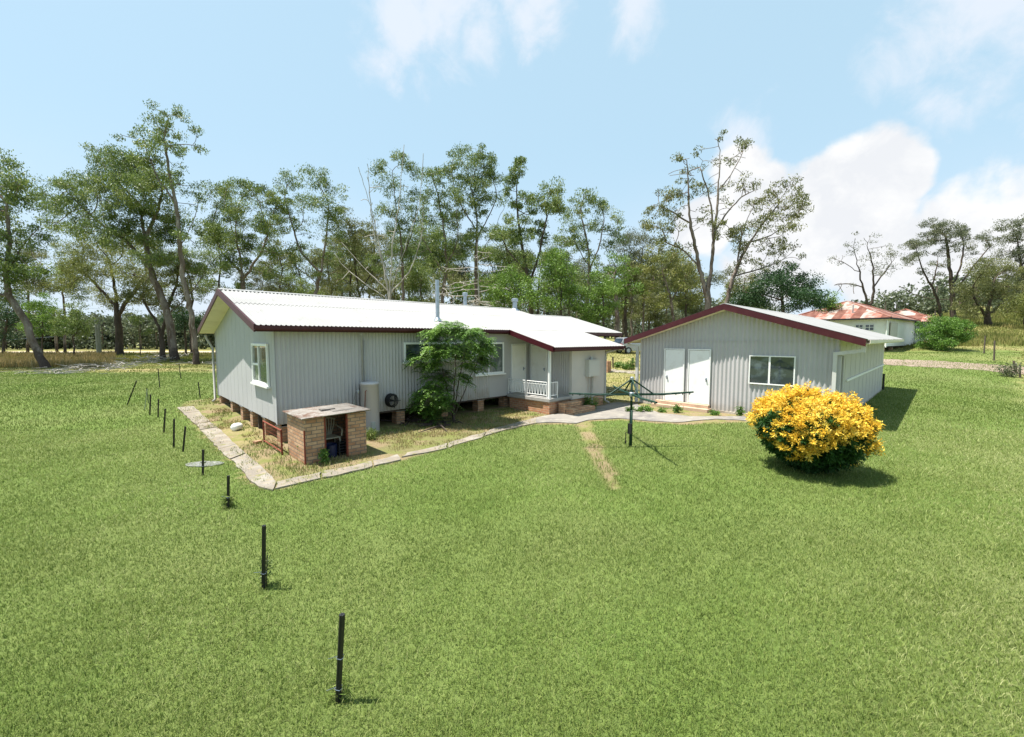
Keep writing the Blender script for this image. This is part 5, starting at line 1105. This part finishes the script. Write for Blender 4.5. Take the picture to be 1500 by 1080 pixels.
tree('open umbrella shaped gum left of the gap between the two buildings', 50, 860, [[(861, 500), (860, 440), (864, 400), (862, 360), (852, 320)], [(864, 395), (880, 355), (885, 320)], [(862, 430), (885, 405), (895, 395)], [(862, 390), (845, 360), (835, 340)]],
     [(850, 290, 18, 10), (870, 285, 18, 9), (892, 295, 12, 10), (845, 310, 18, 12), (880, 305, 16, 10), (905, 322, 14, 8), (835, 330, 18, 12), (865, 335, 22, 12), (895, 335, 16, 9), (850, 355, 24, 14), (885, 360, 14, 10, .6), (825, 350, 12, 10), (870, 380, 22, 12, .7), (905, 350, 12, 8)], r0=.36, leaf='leaf_gum', seed=71)
tree('grey leaved gum behind the bright foliage, centre of the gap', 60, 925, [[(926, 500), (925, 440), (920, 390)], [(924, 430), (940, 390)]],
     [(905, 355, 18, 12), (925, 350, 18, 12), (945, 355, 18, 14), (915, 375, 22, 12), (940, 380, 20, 12), (900, 395, 18, 12), (950, 400, 16, 12)], r0=.3, leaf='leaf_grey', seed=73, sig=.65, L=.3)
tree('tall straight trunked gum seen above the gap, behind the parked car', 46, 905, [[(905, 500), (904, 470), (903, 440), (900, 400)]], [(890, 400, 20, 12), (915, 395, 22, 12), (900, 420, 20, 12), (880, 430, 16, 10), (925, 420, 18, 14), (905, 380, 16, 9)], r0=.40, leaf='leaf_bright', seed=79, dens=1.0, name='gum_tree')
tree('pair mate gum with a dark straight trunk just right of the parked car tail', 50, 917, [[(917, 500), (916, 460), (918, 420)]], [(930, 400, 20, 16), (915, 420, 18, 12), (935, 430, 18, 14), (922, 445, 14, 9)], r0=.34, leaf='leaf_olive', bark='bark_dark', seed=83)
tree('thin pole straight pale trunk left of the shed roof', 52, 943, [[(943, 500), (943, 450), (942, 410)]], [(945, 400, 16, 12), (935, 415, 12, 10), (955, 420, 14, 12)], r0=.17, leaf='leaf_olive', seed=85)
tree('orange tinged bushy gum behind the left slope of the shed roof', 48, 985, [[(986, 480), (985, 450), (978, 420), (970, 395)], [(985, 440), (1000, 410), (1010, 400)]],
     [(955, 370, 14, 14), (975, 365, 20, 13), (965, 390, 24, 12), (1000, 385, 18, 14), (985, 400, 26, 12), (1015, 410, 14, 14), (960, 415, 22, 14), (990, 425, 26, 12), (1015, 435, 16, 10), (955, 440, 18, 14)], r0=.28, leaf='leaf_yel', seed=89, dens=1.0)
tree('grand open crowned gum with many bare limbs, behind the shed ridge', 42, 1037, [[(1037, 470), (1037, 430), (1042, 390), (1048, 330), (1053, 270), (1055, 220)], [(1036, 440), (1022, 380), (1010, 320), (1008, 260), (1006, 235)], [(1040, 410), (1046, 350), (1040, 290), (1025, 245)], [(1047, 340), (1065, 310), (1090, 285), (1110, 278)], [(1024, 390), (1000, 365), (975, 355)], [(1014, 330), (985, 310), (960, 300)], [(1053, 280), (1075, 250), (1092, 215)], [(1036, 430), (1012, 420), (1000, 410)]],
     [(1053, 200, 10, 6), (1082, 207, 9, 8), (1095, 212, 8, 8), (1000, 230, 14, 9, .8), (1025, 222, 8, 6, .8), (1075, 235, 16, 12, .4), (1045, 235, 14, 12, .4), (1010, 255, 18, 12, .6), (985, 255, 10, 8, .5), (1000, 280, 24, 14, .7), (970, 285, 20, 12, .8), (960, 308, 16, 10, .8), (985, 310, 20, 14, .8), (1035, 275, 20, 16, .35), (1080, 270, 22, 12, .4), (1098, 275, 16, 10, .4), (1060, 300, 20, 16, .3), (1020, 320, 18, 16, .5), (955, 330, 16, 12, .8), (980, 340, 20, 12, .7), (1038, 330, 14, 14, .5), (1062, 340, 16, 14, .4), (1000, 365, 16, 10, .4)], r0=.5, leaf='leaf_olive', bark='bark', seed=95, dens=.62, per=20, sig=.34, att=6, step=.42, bare=.62, rmin=.024, kill=.36)
tree('spreading lopsided gum leaning right beside the grand gum', 44, 1062, [[(1064, 455), (1068, 425), (1078, 395), (1095, 360), (1115, 330), (1140, 300)], [(1075, 405), (1110, 395), (1140, 385), (1160, 370)], [(1100, 355), (1130, 345), (1165, 320)], [(1080, 390), (1085, 350), (1095, 320)]],
     [(1105, 300, 16, 12, .8), (1125, 290, 18, 12, .9), (1150, 272, 16, 8), (1165, 285, 14, 10), (1180, 300, 10, 10, .8), (1140, 305, 20, 12, .9), (1165, 312, 18, 10, .8), (1120, 325, 22, 14, .8), (1090, 340, 20, 14), (1145, 335, 18, 10, .6), (1085, 365, 16, 12, .8), (1120, 360, 24, 12, .7), (1150, 365, 20, 10, .6), (1165, 380, 14, 8, .5), (1100, 385, 18, 10, .6), (1130, 385, 20, 8, .5)], r0=.36, leaf='leaf_olive', bark='bark', seed=99, dens=.72, per=20, sig=.38, att=4.5, step=.42, bare=.5, rmin=.024, kill=.38)
tree('dense dark green round tree rising over the right slope of the shed', 40, 1147, [[(1147, 470), (1147, 450), (1145, 430)]],
     [(1145, 403, 26, 15, 2), (1125, 420, 28, 16, 2), (1170, 418, 24, 15, 2), (1100, 432, 22, 14, 2), (1190, 435, 20, 12, 2), (1150, 440, 40, 14, 2), (1205, 447, 14, 8, 2), (1090, 445, 18, 9, 2)], r0=.3, leaf='leaf_dark', bark='bark_dark', name='dark_tree', seed=103, dens=1.5, sig=.5, L=.22, W=.12, droop=.2)
tree('small bright tree between the dark round tree and the rusty roof', 48, 1217, [[(1217, 475), (1217, 455)]], [(1217, 441, 12, 7, 2), (1208, 447, 10, 6, 2), (1226, 446, 8, 6, 2)], r0=.12, leaf='leaf_bright', name='young_tree', seed=105)
tree('half bare gum with a thin forked crown just behind the rusty hip roof', 66, 1270, [[(1272, 450), (1265, 425), (1258, 395), (1252, 370)], [(1277, 450), (1280, 415), (1278, 385), (1270, 360)], [(1262, 420), (1240, 415), (1222, 418)], [(1280, 420), (1295, 400), (1310, 380)], [(1258, 400), (1238, 385), (1220, 378)]],
     [(1240, 365, 14, 12, .6), (1255, 352, 14, 10, .6), (1268, 350, 12, 10, .6), (1228, 380, 12, 8, .6), (1290, 368, 14, 12, .6), (1305, 378, 14, 8, .9), (1300, 392, 12, 10, 1.2), (1285, 395, 12, 12, .8), (1235, 415, 16, 8, .6), (1240, 432, 14, 6, .5), (1262, 385, 14, 12, .6)], r0=.42, leaf='leaf_grey', bark='bark_dark', seed=107, per=10, sig=.5, att=1.6, bare=.55, step=.6)
tree('big dark limbed gum on the rise right of the rusty roof', 78, 1394, [[(1395, 445), (1395, 425), (1392, 395), (1388, 365), (1385, 345)], [(1396, 430), (1415, 405), (1430, 385), (1450, 362)], [(1395, 420), (1408, 390), (1412, 360)], [(1393, 440), (1370, 438), (1345, 435), (1318, 420)]],
     [(1370, 328, 14, 8), (1388, 330, 18, 10), (1405, 338, 16, 9), (1378, 345, 22, 11), (1400, 352, 18, 10), (1360, 350, 12, 10), (1418, 360, 10, 7), (1442, 352, 10, 8), (1455, 358, 8, 8), (1425, 375, 10, 8, .5), (1385, 368, 14, 8, .6), (1445, 345, 8, 6), (1430, 400, 12, 10, .4)], r0=.62, leaf='leaf_grey', bark='bark_dark', seed=113, sig=.55, L=.36, W=.13, att=1.1, step=.8)
tree('thinner gum forking left in front of the big dark limbed one', 74, 1378, [[(1376, 450), (1372, 432), (1362, 415), (1350, 395), (1345, 375)], [(1366, 420), (1372, 395), (1374, 375)]],
     [(1335, 358, 12, 9), (1345, 368, 14, 10), (1350, 355, 10, 7), (1335, 378, 12, 8), (1372, 385, 12, 10, .6), (1358, 395, 10, 9, .5), (1375, 402, 10, 8, .5)], r0=.34, leaf='leaf_grey', bark='bark_dark', seed=117, sig=.5, L=.34, W=.12, step=.8, att=1.2)
tree('leafy green tree with a thick low forked trunk in the right paddock', 68, 1447, [[(1446, 470), (1446, 455), (1452, 435), (1455, 415)], [(1446, 465), (1430, 445), (1425, 430)], [(1449, 462), (1462, 448), (1480, 440)]],
     [(1450, 385, 20, 12), (1430, 400, 18, 12), (1475, 395, 18, 14), (1450, 405, 24, 14), (1420, 422, 20, 12), (1480, 420, 20, 14), (1450, 430, 28, 12), (1415, 440, 18, 10), (1480, 445, 20, 12), (1440, 455, 24, 8), (1410, 455, 14, 8), (1495, 435, 14, 12)], r0=.6, leaf='leaf_olive', bark='bark_dark', seed=119, dens=1.1, sig=.6, L=.32, W=.12, step=.7, name='spreading_tree')
tree('tall grey crowned gum cut by the right edge of the photo', 72, 1502, [[(1502, 460), (1500, 420), (1495, 380), (1490, 350)], [(1498, 390), (1515, 360)]],
     [(1475, 330, 12, 8), (1492, 325, 14, 8), (1480, 348, 15, 9), (1500, 345, 16, 10), (1515, 335, 18, 12), (1480, 372, 14, 10), (1500, 370, 18, 12), (1525, 365, 22, 14), (1495, 400, 18, 14), (1520, 400, 20, 14), (1535, 430, 20, 16)], r0=.5, leaf='leaf_grey', bark='bark_dark', seed=127, sig=.6, L=.34, W=.13, step=.75)
tree('orange tipped shrubby tree low at the right edge of the photo', 62, 1500, [[(1500, 475), (1500, 460)]], [(1492, 445, 12, 10, 1.6), (1510, 440, 16, 12, 1.6), (1495, 460, 14, 8, 1.6), (1515, 462, 14, 10, 1.6)], r0=.2, leaf='leaf_yel', bark='bark_dark', seed=129, name='shrubby_tree')
tree('rounded leafy bush taller than a person at the corner of the white house', 44, 1382, [[(1383, 505), (1382, 490)]],
     [(1378, 478, 26, 13, 3), (1398, 478, 18, 12, 3), (1362, 490, 14, 14, 3), (1385, 497, 28, 14, 3), (1368, 505, 16, 9, 3), (1400, 492, 12, 12, 3), (1412, 478, 8, 6, 2)], r0=.14, leaf='leaf_pinn', bark='bark_dark', seed=131, name='leafy_bush', cat='bush', sig=.35, L=.2, W=.1, step=.4, dens=1.4, group='bushes')
# ---- bright understorey trees behind the house, then filler gums further back
for lb, v, bx, bl, lf, sd in [
    ('bright green leafy tree directly behind the right hand flue', 40, 758, [(750, 400, 22, 14), (735, 420, 18, 14), (770, 420, 22, 16), (760, 440, 26, 12), (790, 440, 14, 12), (730, 440, 14, 10)], 'leaf_bright', 201),
    ('bright green leafy tree behind the porch wing roof, between two dark trunks', 41, 822, [(815, 380, 20, 14), (835, 395, 16, 14), (805, 400, 18, 14), (825, 420, 24, 14), (845, 430, 18, 14), (815, 445, 24, 12), (850, 450, 16, 12)], 'leaf_bright', 202),
    ('fresh green tree spreading beside the straight trunk behind the car', 42, 885, [(880, 410, 18, 10), (895, 425, 16, 12), (870, 430, 16, 12), (885, 450, 22, 12), (860, 460, 16, 12), (875, 470, 18, 10)], 'leaf_bright', 203),
    ('olive green dense tree left of the shed gutter', 55, 960, [(955, 440, 18, 14), (975, 450, 20, 12), (945, 460, 18, 14), (965, 470, 22, 10)], 'leaf_olive', 204),
    ('low olive scrub tree behind the roof below the two topped gum', 60, 445, [(430, 410, 16, 8), (450, 425, 18, 9), (470, 430, 14, 8)], 'leaf_gum', 205),
    ('distant pale gum seen low under the full crowned gum', 80, 380, [(365, 405, 16, 9), (385, 395, 18, 10), (405, 408, 16, 9), (375, 420, 22, 8), (400, 425, 16, 7)], 'leaf_grey', 206)]:
    tree(lb, v, bx, [[(bx, 470), (bx-1, 445)]], [b_+(1.7,) for b_ in bl], r0=.2, leaf=lf, bark='bark_dark', seed=sd, name='understorey_tree', sig=.5, L=.24, W=.12, droop=.2, dens=1.15)
fills = [(600, 78, 350, 'gum_tree', 'leaf_gum'), (545, 82, 340, 'gum_tree', 'leaf_olive'), (640, 72, 330, 'gum_tree', 'leaf_gum'), (680, 80, 340, 'gum_tree', 'leaf_grey'), (720, 66, 345, 'gum_tree', 'leaf_gum'), (748, 84, 360, 'gum_tree', 'leaf_olive'),
         (790, 70, 365, 'gum_tree', 'leaf_gum'), (835, 78, 365, 'gum_tree', 'leaf_grey'), (875, 72, 385, 'gum_tree', 'leaf_gum'), (912, 86, 380, 'gum_tree', 'leaf_olive'), (950, 68, 378, 'gum_tree', 'leaf_grey'), (975, 82, 372, 'gum_tree', 'leaf_gum'), (1005, 70, 370, 'gum_tree', 'leaf_olive'),
         (1025, 84, 385, 'gum_tree', 'leaf_grey'), (1085, 76, 400, 'gum_tree', 'leaf_gum'), (500, 90, 365, 'gum_tree', 'leaf_gum'), (660, 60, 385, 'gum_tree', 'leaf_olive'), (620, 64, 380, 'gum_tree', 'leaf_gum'), (575, 66, 385, 'gum_tree', 'leaf_olive'), (705, 58, 400, 'gum_tree', 'leaf_bright')]
where = ['behind the dead tree', 'left of the dead tree', 'behind the forked gum', 'between the forked gum and the tallest crown', 'right of the tallest crown', 'left of the narrow spired gum', 'behind the spired gum', 'left of the umbrella shaped gum', 'right of the umbrella shaped gum', 'above the car', 'left of the orange tinged gum', 'behind the orange tinged gum', 'just left of the grand gum', 'through the forks of the grand gum', 'below the leaning gum', 'behind the two topped gum', 'low below the forked gum', 'low right of the dead tree', 'low behind the dead stems', 'low behind the tallest trunk']
look = {'leaf_gum': 'mid green', 'leaf_olive': 'olive brown', 'leaf_grey': 'grey green', 'leaf_bright': 'fresh green'}
rf = random.Random(3)
for i, (bx, v, ty, nm, lf) in enumerate(fills):
    bl = [(bx+rf.uniform(-26, 26), ty+8+rf.uniform(0, 70), rf.uniform(13, 20), rf.uniform(9, 13), 1.2) for _ in range(11)]
    tree('hazy %s background gum %s' % (look[lf], where[i]), v, bx, [[(bx+rf.uniform(-2, 2), 465), (bx+rf.uniform(-5, 5), 430), (bx+rf.uniform(-8, 8), 400)]], bl, r0=.32, leaf=lf, bark='bark' if i % 2 else 'bark_dark', seed=300+i, sig=.75, L=.36, W=.15, step=.9, att=1.0, group='background gums behind the house', name='background_gum')
more = [(318, 62, 335, 'leaf_gum', 'mid green gum crown low behind the gable, left of the full crowned gum'), (408, 64, 345, 'leaf_olive', 'olive gum crown between the full crowned and two topped gums'), (440, 70, 350, 'leaf_gum', 'mid green gum hidden below the two topped crown'),
        (485, 66, 345, 'leaf_olive', 'olive gum right of the two topped gum, just over the roof'), (512, 62, 330, 'leaf_gum', 'green gum closing the gap left of the bleached stems'), (95, 74, 350, 'leaf_gum', 'green gum low between the left edge tree and the broad far gum'),
        (280, 70, 350, 'leaf_gum', 'green gum seen between the slender trunk and the gable peak'), (40, 72, 345, 'leaf_olive', 'olive gum just right of the left edge tree'), (740, 58, 330, 'leaf_gum', 'green gum filling between the tallest crown and the spired gum'), (820, 62, 345, 'leaf_gum', 'green gum filling between the spired and umbrella gums'),
        (940, 60, 350, 'leaf_olive', 'olive gum above the left eave of the shed'), (1085, 62, 385, 'leaf_olive', 'olive scrub gum behind the leaning gum trunk')]
for i, (bx, v, ty, lf, lb) in enumerate(more):
    bl = [(bx+rf.uniform(-24, 24), ty+8+rf.uniform(0, 82), rf.uniform(11, 17), rf.uniform(8, 12), 1.0) for _ in range(12)]
    tree(lb, v, bx, [[(bx+rf.uniform(-2, 2), 470), (bx+rf.uniform(-5, 5), 430), (bx+rf.uniform(-8, 8), 395)]], bl, r0=.28, leaf=lf, bark='bark' if i % 2 else 'bark_dark', seed=400+i, sig=.6, L=.34, W=.13, step=.8, att=1.0, group='background gums behind the house', name='background_gum')
# ---- far woodland: one uncountable mass
def woodland(name, label, segs, lf, h0, seed, n_per):
    rg = np.random.default_rng(seed); Vs = []; Fs = []; nb = 0; Vt = []; Ft = []; nt_ = 0
    for (a0, a1, v0, v1, n, hh) in segs:
        a = rg.uniform(a0, a1, n); v = rg.uniform(v0, v1, n); u = a*v; z = terr_uv(u, v)
        for k in range(n):
            h = hh*rg.uniform(.65, 1.15); c0 = np.array(uvw(u[k], v[k], float(z[k]))); m = 7
            cen = c0+np.stack([rg.normal(0, h*.17, m), rg.normal(0, h*.17, m), rg.uniform(.10*h, h*.92, m)], 1)
            V, F = leaf_cards(cen, n_per, h*.12, .0065*v[k], .0042*v[k], rg, .2, .7); Vs.append(V); Fs.append(F+nb); nb += len(V)
            r_ = .018*h; w_ = np.array(uvw(r_, 0, 0)); w2 = np.array(uvw(0, r_, 0)); top = np.array([0, 0, h*.7])
            q = np.array([c0-w_, c0+w2, c0+w_, c0-w2]); Vt.append(np.concatenate([q, q+top])); Ft.append(np.array([[0, 1, 5, 4], [1, 2, 6, 5], [2, 3, 7, 6], [3, 0, 4, 7]])+nt_); nt_ += 8
    V = np.concatenate(Vs+Vt); F = np.concatenate(Fs+[f+nb for f in Ft]); me = np_mesh(name, V, F); o = link_mesh(name, me, [M[lf], M['bark']])
    mi = np.zeros(len(F), np.int32); mi[sum(len(f) for f in Fs):] = 1; me.polygons.foreach_set('material_index', mi); tag(o, label, kind='stuff')
woodland('far_woodland', 'hazy line of far woodland beyond the road at the left', [(-1.5, -.5, 100, 135, 260, 9), (-.6, .6, 96, 140, 150, 11)], 'leaf_far', 9, 5, 60)
woodland('far_woodland', 'grey green far woodland on the rise behind the rusty roof', [(.55, 1.6, 150, 230, 170, 8), (.7, 1.0, 110, 140, 26, 9), (1.0, 1.45, 105, 135, 40, 9)], 'leaf_far', 9, 6, 60)
# ---- hill line far away
me = bpy.data.meshes.new('hills'); vs = []; fs = []
for i in range(121):
    a = -1.7+3.4*i/120; v = 900; u = a*v; hgt = 14+26*fbm(np.array([a*2.3+4]), np.array([.5]), 3)[0]+12*fbm(np.array([a*9]), np.array([2.5]), 7)[0]
    vs += [uvw(u, v, -2), uvw(u, v+60, hgt+terr_uv(u, v)*.2), uvw(u*1.4, v*1.4, -2)]
    if i: k = 3*i; fs += [(k-3, k, k+1, k-2), (k-2, k+1, k+2, k-1)]
me.from_pydata(vs, [], fs); me.update(); me.shade_smooth()
tag(link_mesh('hills', me, mat('distant_forest_hill', (.055, .08, .055), .95, .05, 0, [(.02, (.08, .11, .075), .4, .7)])), 'low wooded hills on the horizon', kind='structure')

# ================================================================== garden shrubs
tree('feathery leaved multi stemmed shrub tree growing against the long house wall', 14.4, 664, [[(664, 590), (666, 560), (668, 530), (668, 505)], [(664, 612), (678, 580), (690, 550), (700, 530)], [(664, 610), (655, 570), (645, 530)], [(664, 612), (650, 590), (648, 560)], [(664, 600), (640, 590), (620, 575)], [(664, 608), (672, 560), (680, 515)]],
     [(640, 490, 16, 12, 1.2), (660, 483, 22, 12, 1.3), (685, 490, 20, 14, 1.3), (705, 505, 16, 14, 1.3), (650, 510, 24, 14, 1.2), (680, 515, 26, 14, 1.3), (705, 525, 15, 12, 1.2), (635, 530, 18, 12, 1.1), (690, 535, 18, 9, 1.1), (618, 522, 16, 9, .8), (610, 528, 10, 8, .7), (648, 548, 16, 10, .9), (632, 575, 20, 10, 1.1), (612, 582, 18, 10, .9), (625, 595, 16, 10, .9), (640, 605, 14, 9, .8), (655, 575, 12, 16, .7), (630, 560, 12, 8, .9), (655, 560, 12, 12, .9), (645, 600, 18, 8, .8), (600, 596, 12, 7, .7), (680, 552, 14, 9, .9), (655, 585, 14, 12, .8), (625, 545, 16, 10, .9)],
     leaf='leaf_pinn', bark='bark_dark', r0=.05, name='feathery_shrub', cat='shrub', sig=.14, L=.17, W=.055, step=.14, att=165, per=24, droop=.45, seed=211, group='shrubs', kill=.15, rmin=.004, expo=.42)
def weed(px, py, h, n, label, leaf='leaf_pinn', name='weed', L=.1, W=.035, spread=.15, cat='weed', group='weeds by the walls', flower=None):
    q = ground_at(px, py); rg = np.random.default_rng(int(px*7+py)); root = empty(name, q, label, cat, group); b = MB(); cs = []
    for i in range(n):
        a = rg.uniform(0, 6.28); s = spread*rg.uniform(.2, 1); hh = h*rg.uniform(.55, 1.05); d = Vector((math.cos(a)*s, math.sin(a)*s, hh)); p0_ = Vector(q)+Vector((math.cos(a)*s*.3, math.sin(a)*s*.3, -.02))
        b.tube([p0_, p0_+d*.5+Vector((0, 0, .02)), p0_+d], [.006, .005, .003], 4)
        for k in range(5): cs.append(p0_+d*(.25+.18*k))
    b.build('stem', M['bark_dark'], root); V, F = leaf_cards(np.array(cs), 9, spread*.32+.02, L, W, rg, .0, .8); link_mesh('leaves', np_mesh('leaves', V, F), M[leaf], root); return root
weed(719, 590, .55, 10, 'rounded dark green weed bush against the house under the wide window', spread=.26, name='weed_bush'); weed(450, 676, .42, 6, 'tall weed at the front left corner of the brick hutch', spread=.1); weed(478, 680, .45, 5, 'flowering weed in front of the hutch opening', spread=.09)
weed(545, 644, .35, 7, 'bright grassy weed at the foot of the water heater', 'grass', spread=.12, L=.16, W=.02); weed(857, 598, .55, 9, 'leafy weed clump behind the porch steps', spread=.2); weed(868, 600, .5, 7, 'weed clump below the meter box', spread=.2)
weed(826, 606, .35, 4, 'small weed against the left side of the steps', spread=.08)
for i, (px, h, l) in enumerate([(921, .3, 'low weed at the left corner of the shed'), (936, .35, 'straggly weed at the foot of the left shed downpipe'), (950, .35, 'leafy weed between the downpipe and the shed step'), (970, .2, 'tiny weed beside the left end of the shed step'), (992, .5, 'upright leafy weed in front of the first shed door'), (1047, .25, 'low weed at the right end of the shed step'), (1083, .5, 'dark upright weed against the shed wall below the window left edge'), (1104, .3, 'dry weed near the golden bush against the shed footing')]):
    weed(px, 604+max(0, (px-980))*.06, h*.72, 5+i % 3, l, spread=.12+.02*(i % 3))
weed(1478, 552, .9, 14, 'grey green weed bush beside the three short pickets at the right edge', 'leaf_grey', spread=.5, name='weed_bush', L=.14, W=.06); weed(389, 862, .42, 5, 'thin dark weed growing up the second nearest picket', 'leaf_gum', spread=.06, L=.05, W=.015); weed(335, 745, .25, 6, 'dark grass tuft at the base of the third picket', 'grass', spread=.08, L=.12, W=.012)
weed(497, 1028, .12, 5, 'tuft of longer grass at the base of the nearest picket', 'grass', spread=.07, L=.08, W=.008)
for i, (px, py, h) in enumerate([(916, 541, .5), (905, 538, .4), (925, 541, .8)]): weed(px, py, h, 8, ['pale weed right of the left post in the gap', 'low pale weed at the foot of the left post in the gap', 'tall weed beside the right post in the gap'][i], 'leaf_pinn', spread=.3, L=.15, W=.05)
# golden flowering bush
def golden():
    cx, cy = 11.03, 1.94; rg = np.random.default_rng(77); root = empty('flowering_bush', (cx, cy, 0), 'large round bush covered in golden yellow blossom over dark green leaves', 'bush')
    n = 2900; d = rg.normal(0, 1, (n, 3)); d /= np.linalg.norm(d, axis=1)[:, None]
    lat = np.arctan2(d[:, 1], d[:, 0]); lump = 1+.22*(fbm(lat*1.6+5, d[:, 2]*2.2+3, 4)-.5)*2+.16*(fbm(lat*5+5, d[:, 2]*6+3, 8)-.5)*2
    rad = lump*rg.uniform(.78, 1.04, n); U2 = CR[:2]
    # the broad top sits higher and the skirt tucks in toward the ground
    zc = .90; h = d[:, 2]
    px_ = d[:, :2]*np.array([1.12, 1.12])*rad[:, None]; tuck = np.where(h < 0, 1-.30*(-h)**1.2, 1.0)[:, None]; px_ = px_*tuck
    z = zc+h*np.where(h > 0, .86, .90)*rad; lat_u = px_[:, 0]*CR[0]+px_[:, 1]*CR[1]
    z = z-.09*lat_u*(h > -.2); z = np.maximum(z, .05)
    P_ = np.stack([cx+px_[:, 0], cy+px_[:, 1], z], 1)
    nz_ = fbm(P_[:, 0]*2.1+9+z*1.2, P_[:, 1]*2.1+z*2.1, 17)
    vdir = px_[:, 0]*VD[0]+px_[:, 1]*VD[1]
    yel = (h*.85+.56-lat_u*.14+(nz_-.5)*4.2+rg.normal(0, .10, n) > -.02)
    tips = P_; dirs = d*np.array([1, 1, .7])+np.array([0, 0, .45]); dirs /= np.linalg.norm(dirs, axis=1)[:, None]
    inner = P_*1.0; 
    def sprays(T, Dr, m, L, W, back, spread):
        k = len(T)*m; c = np.repeat(T, m, 0); dr = np.repeat(Dr, m, 0); tt = rg.random(k)[:, None]; c = c-dr*tt*back
        ax_ = rg.normal(0, 1, (k, 3)); ax_ -= dr*(ax_*dr).sum(1)[:, None]; ax_ /= np.linalg.norm(ax_, axis=1)[:, None]; ax_ = ax_+dr*rg.uniform(.1, 1.0, k)[:, None]; ax_ /= np.linalg.norm(ax_, axis=1)[:, None]
        c = c+ax_*spread*rg.random(k)[:, None]; sd = np.cross(ax_, rg.normal(0, 1, (k, 3))); sd /= np.linalg.norm(sd, axis=1)[:, None]
        l = (L*rg.uniform(.6, 1.3, k))[:, None]; w_ = (W*rg.uniform(.7, 1.3, k))[:, None]
        V = np.stack([c, c+ax_*l*.45+sd*w_*.5, c+ax_*l, c+ax_*l*.45-sd*w_*.5], 1).reshape(-1, 3); return V, np.arange(k*4).reshape(k, 4)
    V, F = sprays(tips[yel]+dirs[yel]*.05, dirs[yel], 24, .062, .022, .13, .035); link_mesh('blossom', np_mesh('blossom', V, F), M['blossom'], root)
    V1, F1 = sprays(tips[~yel], dirs[~yel], 26, .085, .030, .16, .03); V2, F2 = sprays(cx*0+np.array([cx, cy, zc-.05])+(P_-np.array([cx, cy, zc-.05]))*.86, dirs, 12, .09, .034, .2, .05)
    link_mesh('foliage', np_mesh('foliage', np.concatenate([V1, V2]), np.concatenate([F1, F2+len(V1)])), M['leaf_bush'], root)
    b = MB()
    for i in range(60):
        e = P_[rg.integers(n)]; s0 = Vector((cx+rg.normal(0, .08), cy+rg.normal(0, .08), -.03)); e = Vector(e); m_ = s0.lerp(e, .5)+Vector((0, 0, .12)); b.tube([s0, m_, s0.lerp(e, .92)], [.02, .012, .005], 5)
    for i in range(9):
        s0 = Vector((cx+.55*U2[0]*rg.uniform(-1, 1), cy, 1.5)); 
    b.build('stem', M['bark_dark'], root)
golden()
# ---- leaf litter and fallen sticks along the far lawn edge
def sticks(name, label, spots, m):
    rg = random.Random(9); b = MB()
    for (px, py, n, sp, h) in spots:
        c = ground_at(px, py)
        for i in range(n):
            q = Vector(c)+Vector(CR)*rg.gauss(0, sp)+Vector(VD)*rg.gauss(0, sp*.35); q.z = float(terr(q.x, q.y))+rg.uniform(.02, h); a = rg.uniform(0, 6.28); L = rg.uniform(.3, 1.6); d = Vector((math.cos(a)*L, math.sin(a)*L, rg.uniform(-.05, .35)*h*2))
            b.tube([q, q+d*.5+Vector((0, 0, rg.uniform(-.03, .08))), q+d], [rg.uniform(.02, .05), .03, .012], 4)
    tag(b.build(name, m), label, kind='stuff')
sticks('fallen_branches', 'grey fallen branches and bark litter along the far edge of the lawn', [(100, 545, 40, 2.2, .2), (135, 541, 60, 1.6, .35), (160, 538, 40, 1.2, .3), (225, 530, 50, 1.6, .5), (245, 525, 40, 1.6, .6), (200, 532, 30, 1.6, .2), (300, 534, 20, 1.5, .2), (75, 548, 20, 1.5, .1), (147, 533, 25, .8, .25)], M['bark_dead'])
sticks('fallen_branches', 'few dry sticks lying in the shade under the feathery shrub', [(610, 618, 12, .5, .05), (640, 622, 10, .5, .05)], M['bark'])
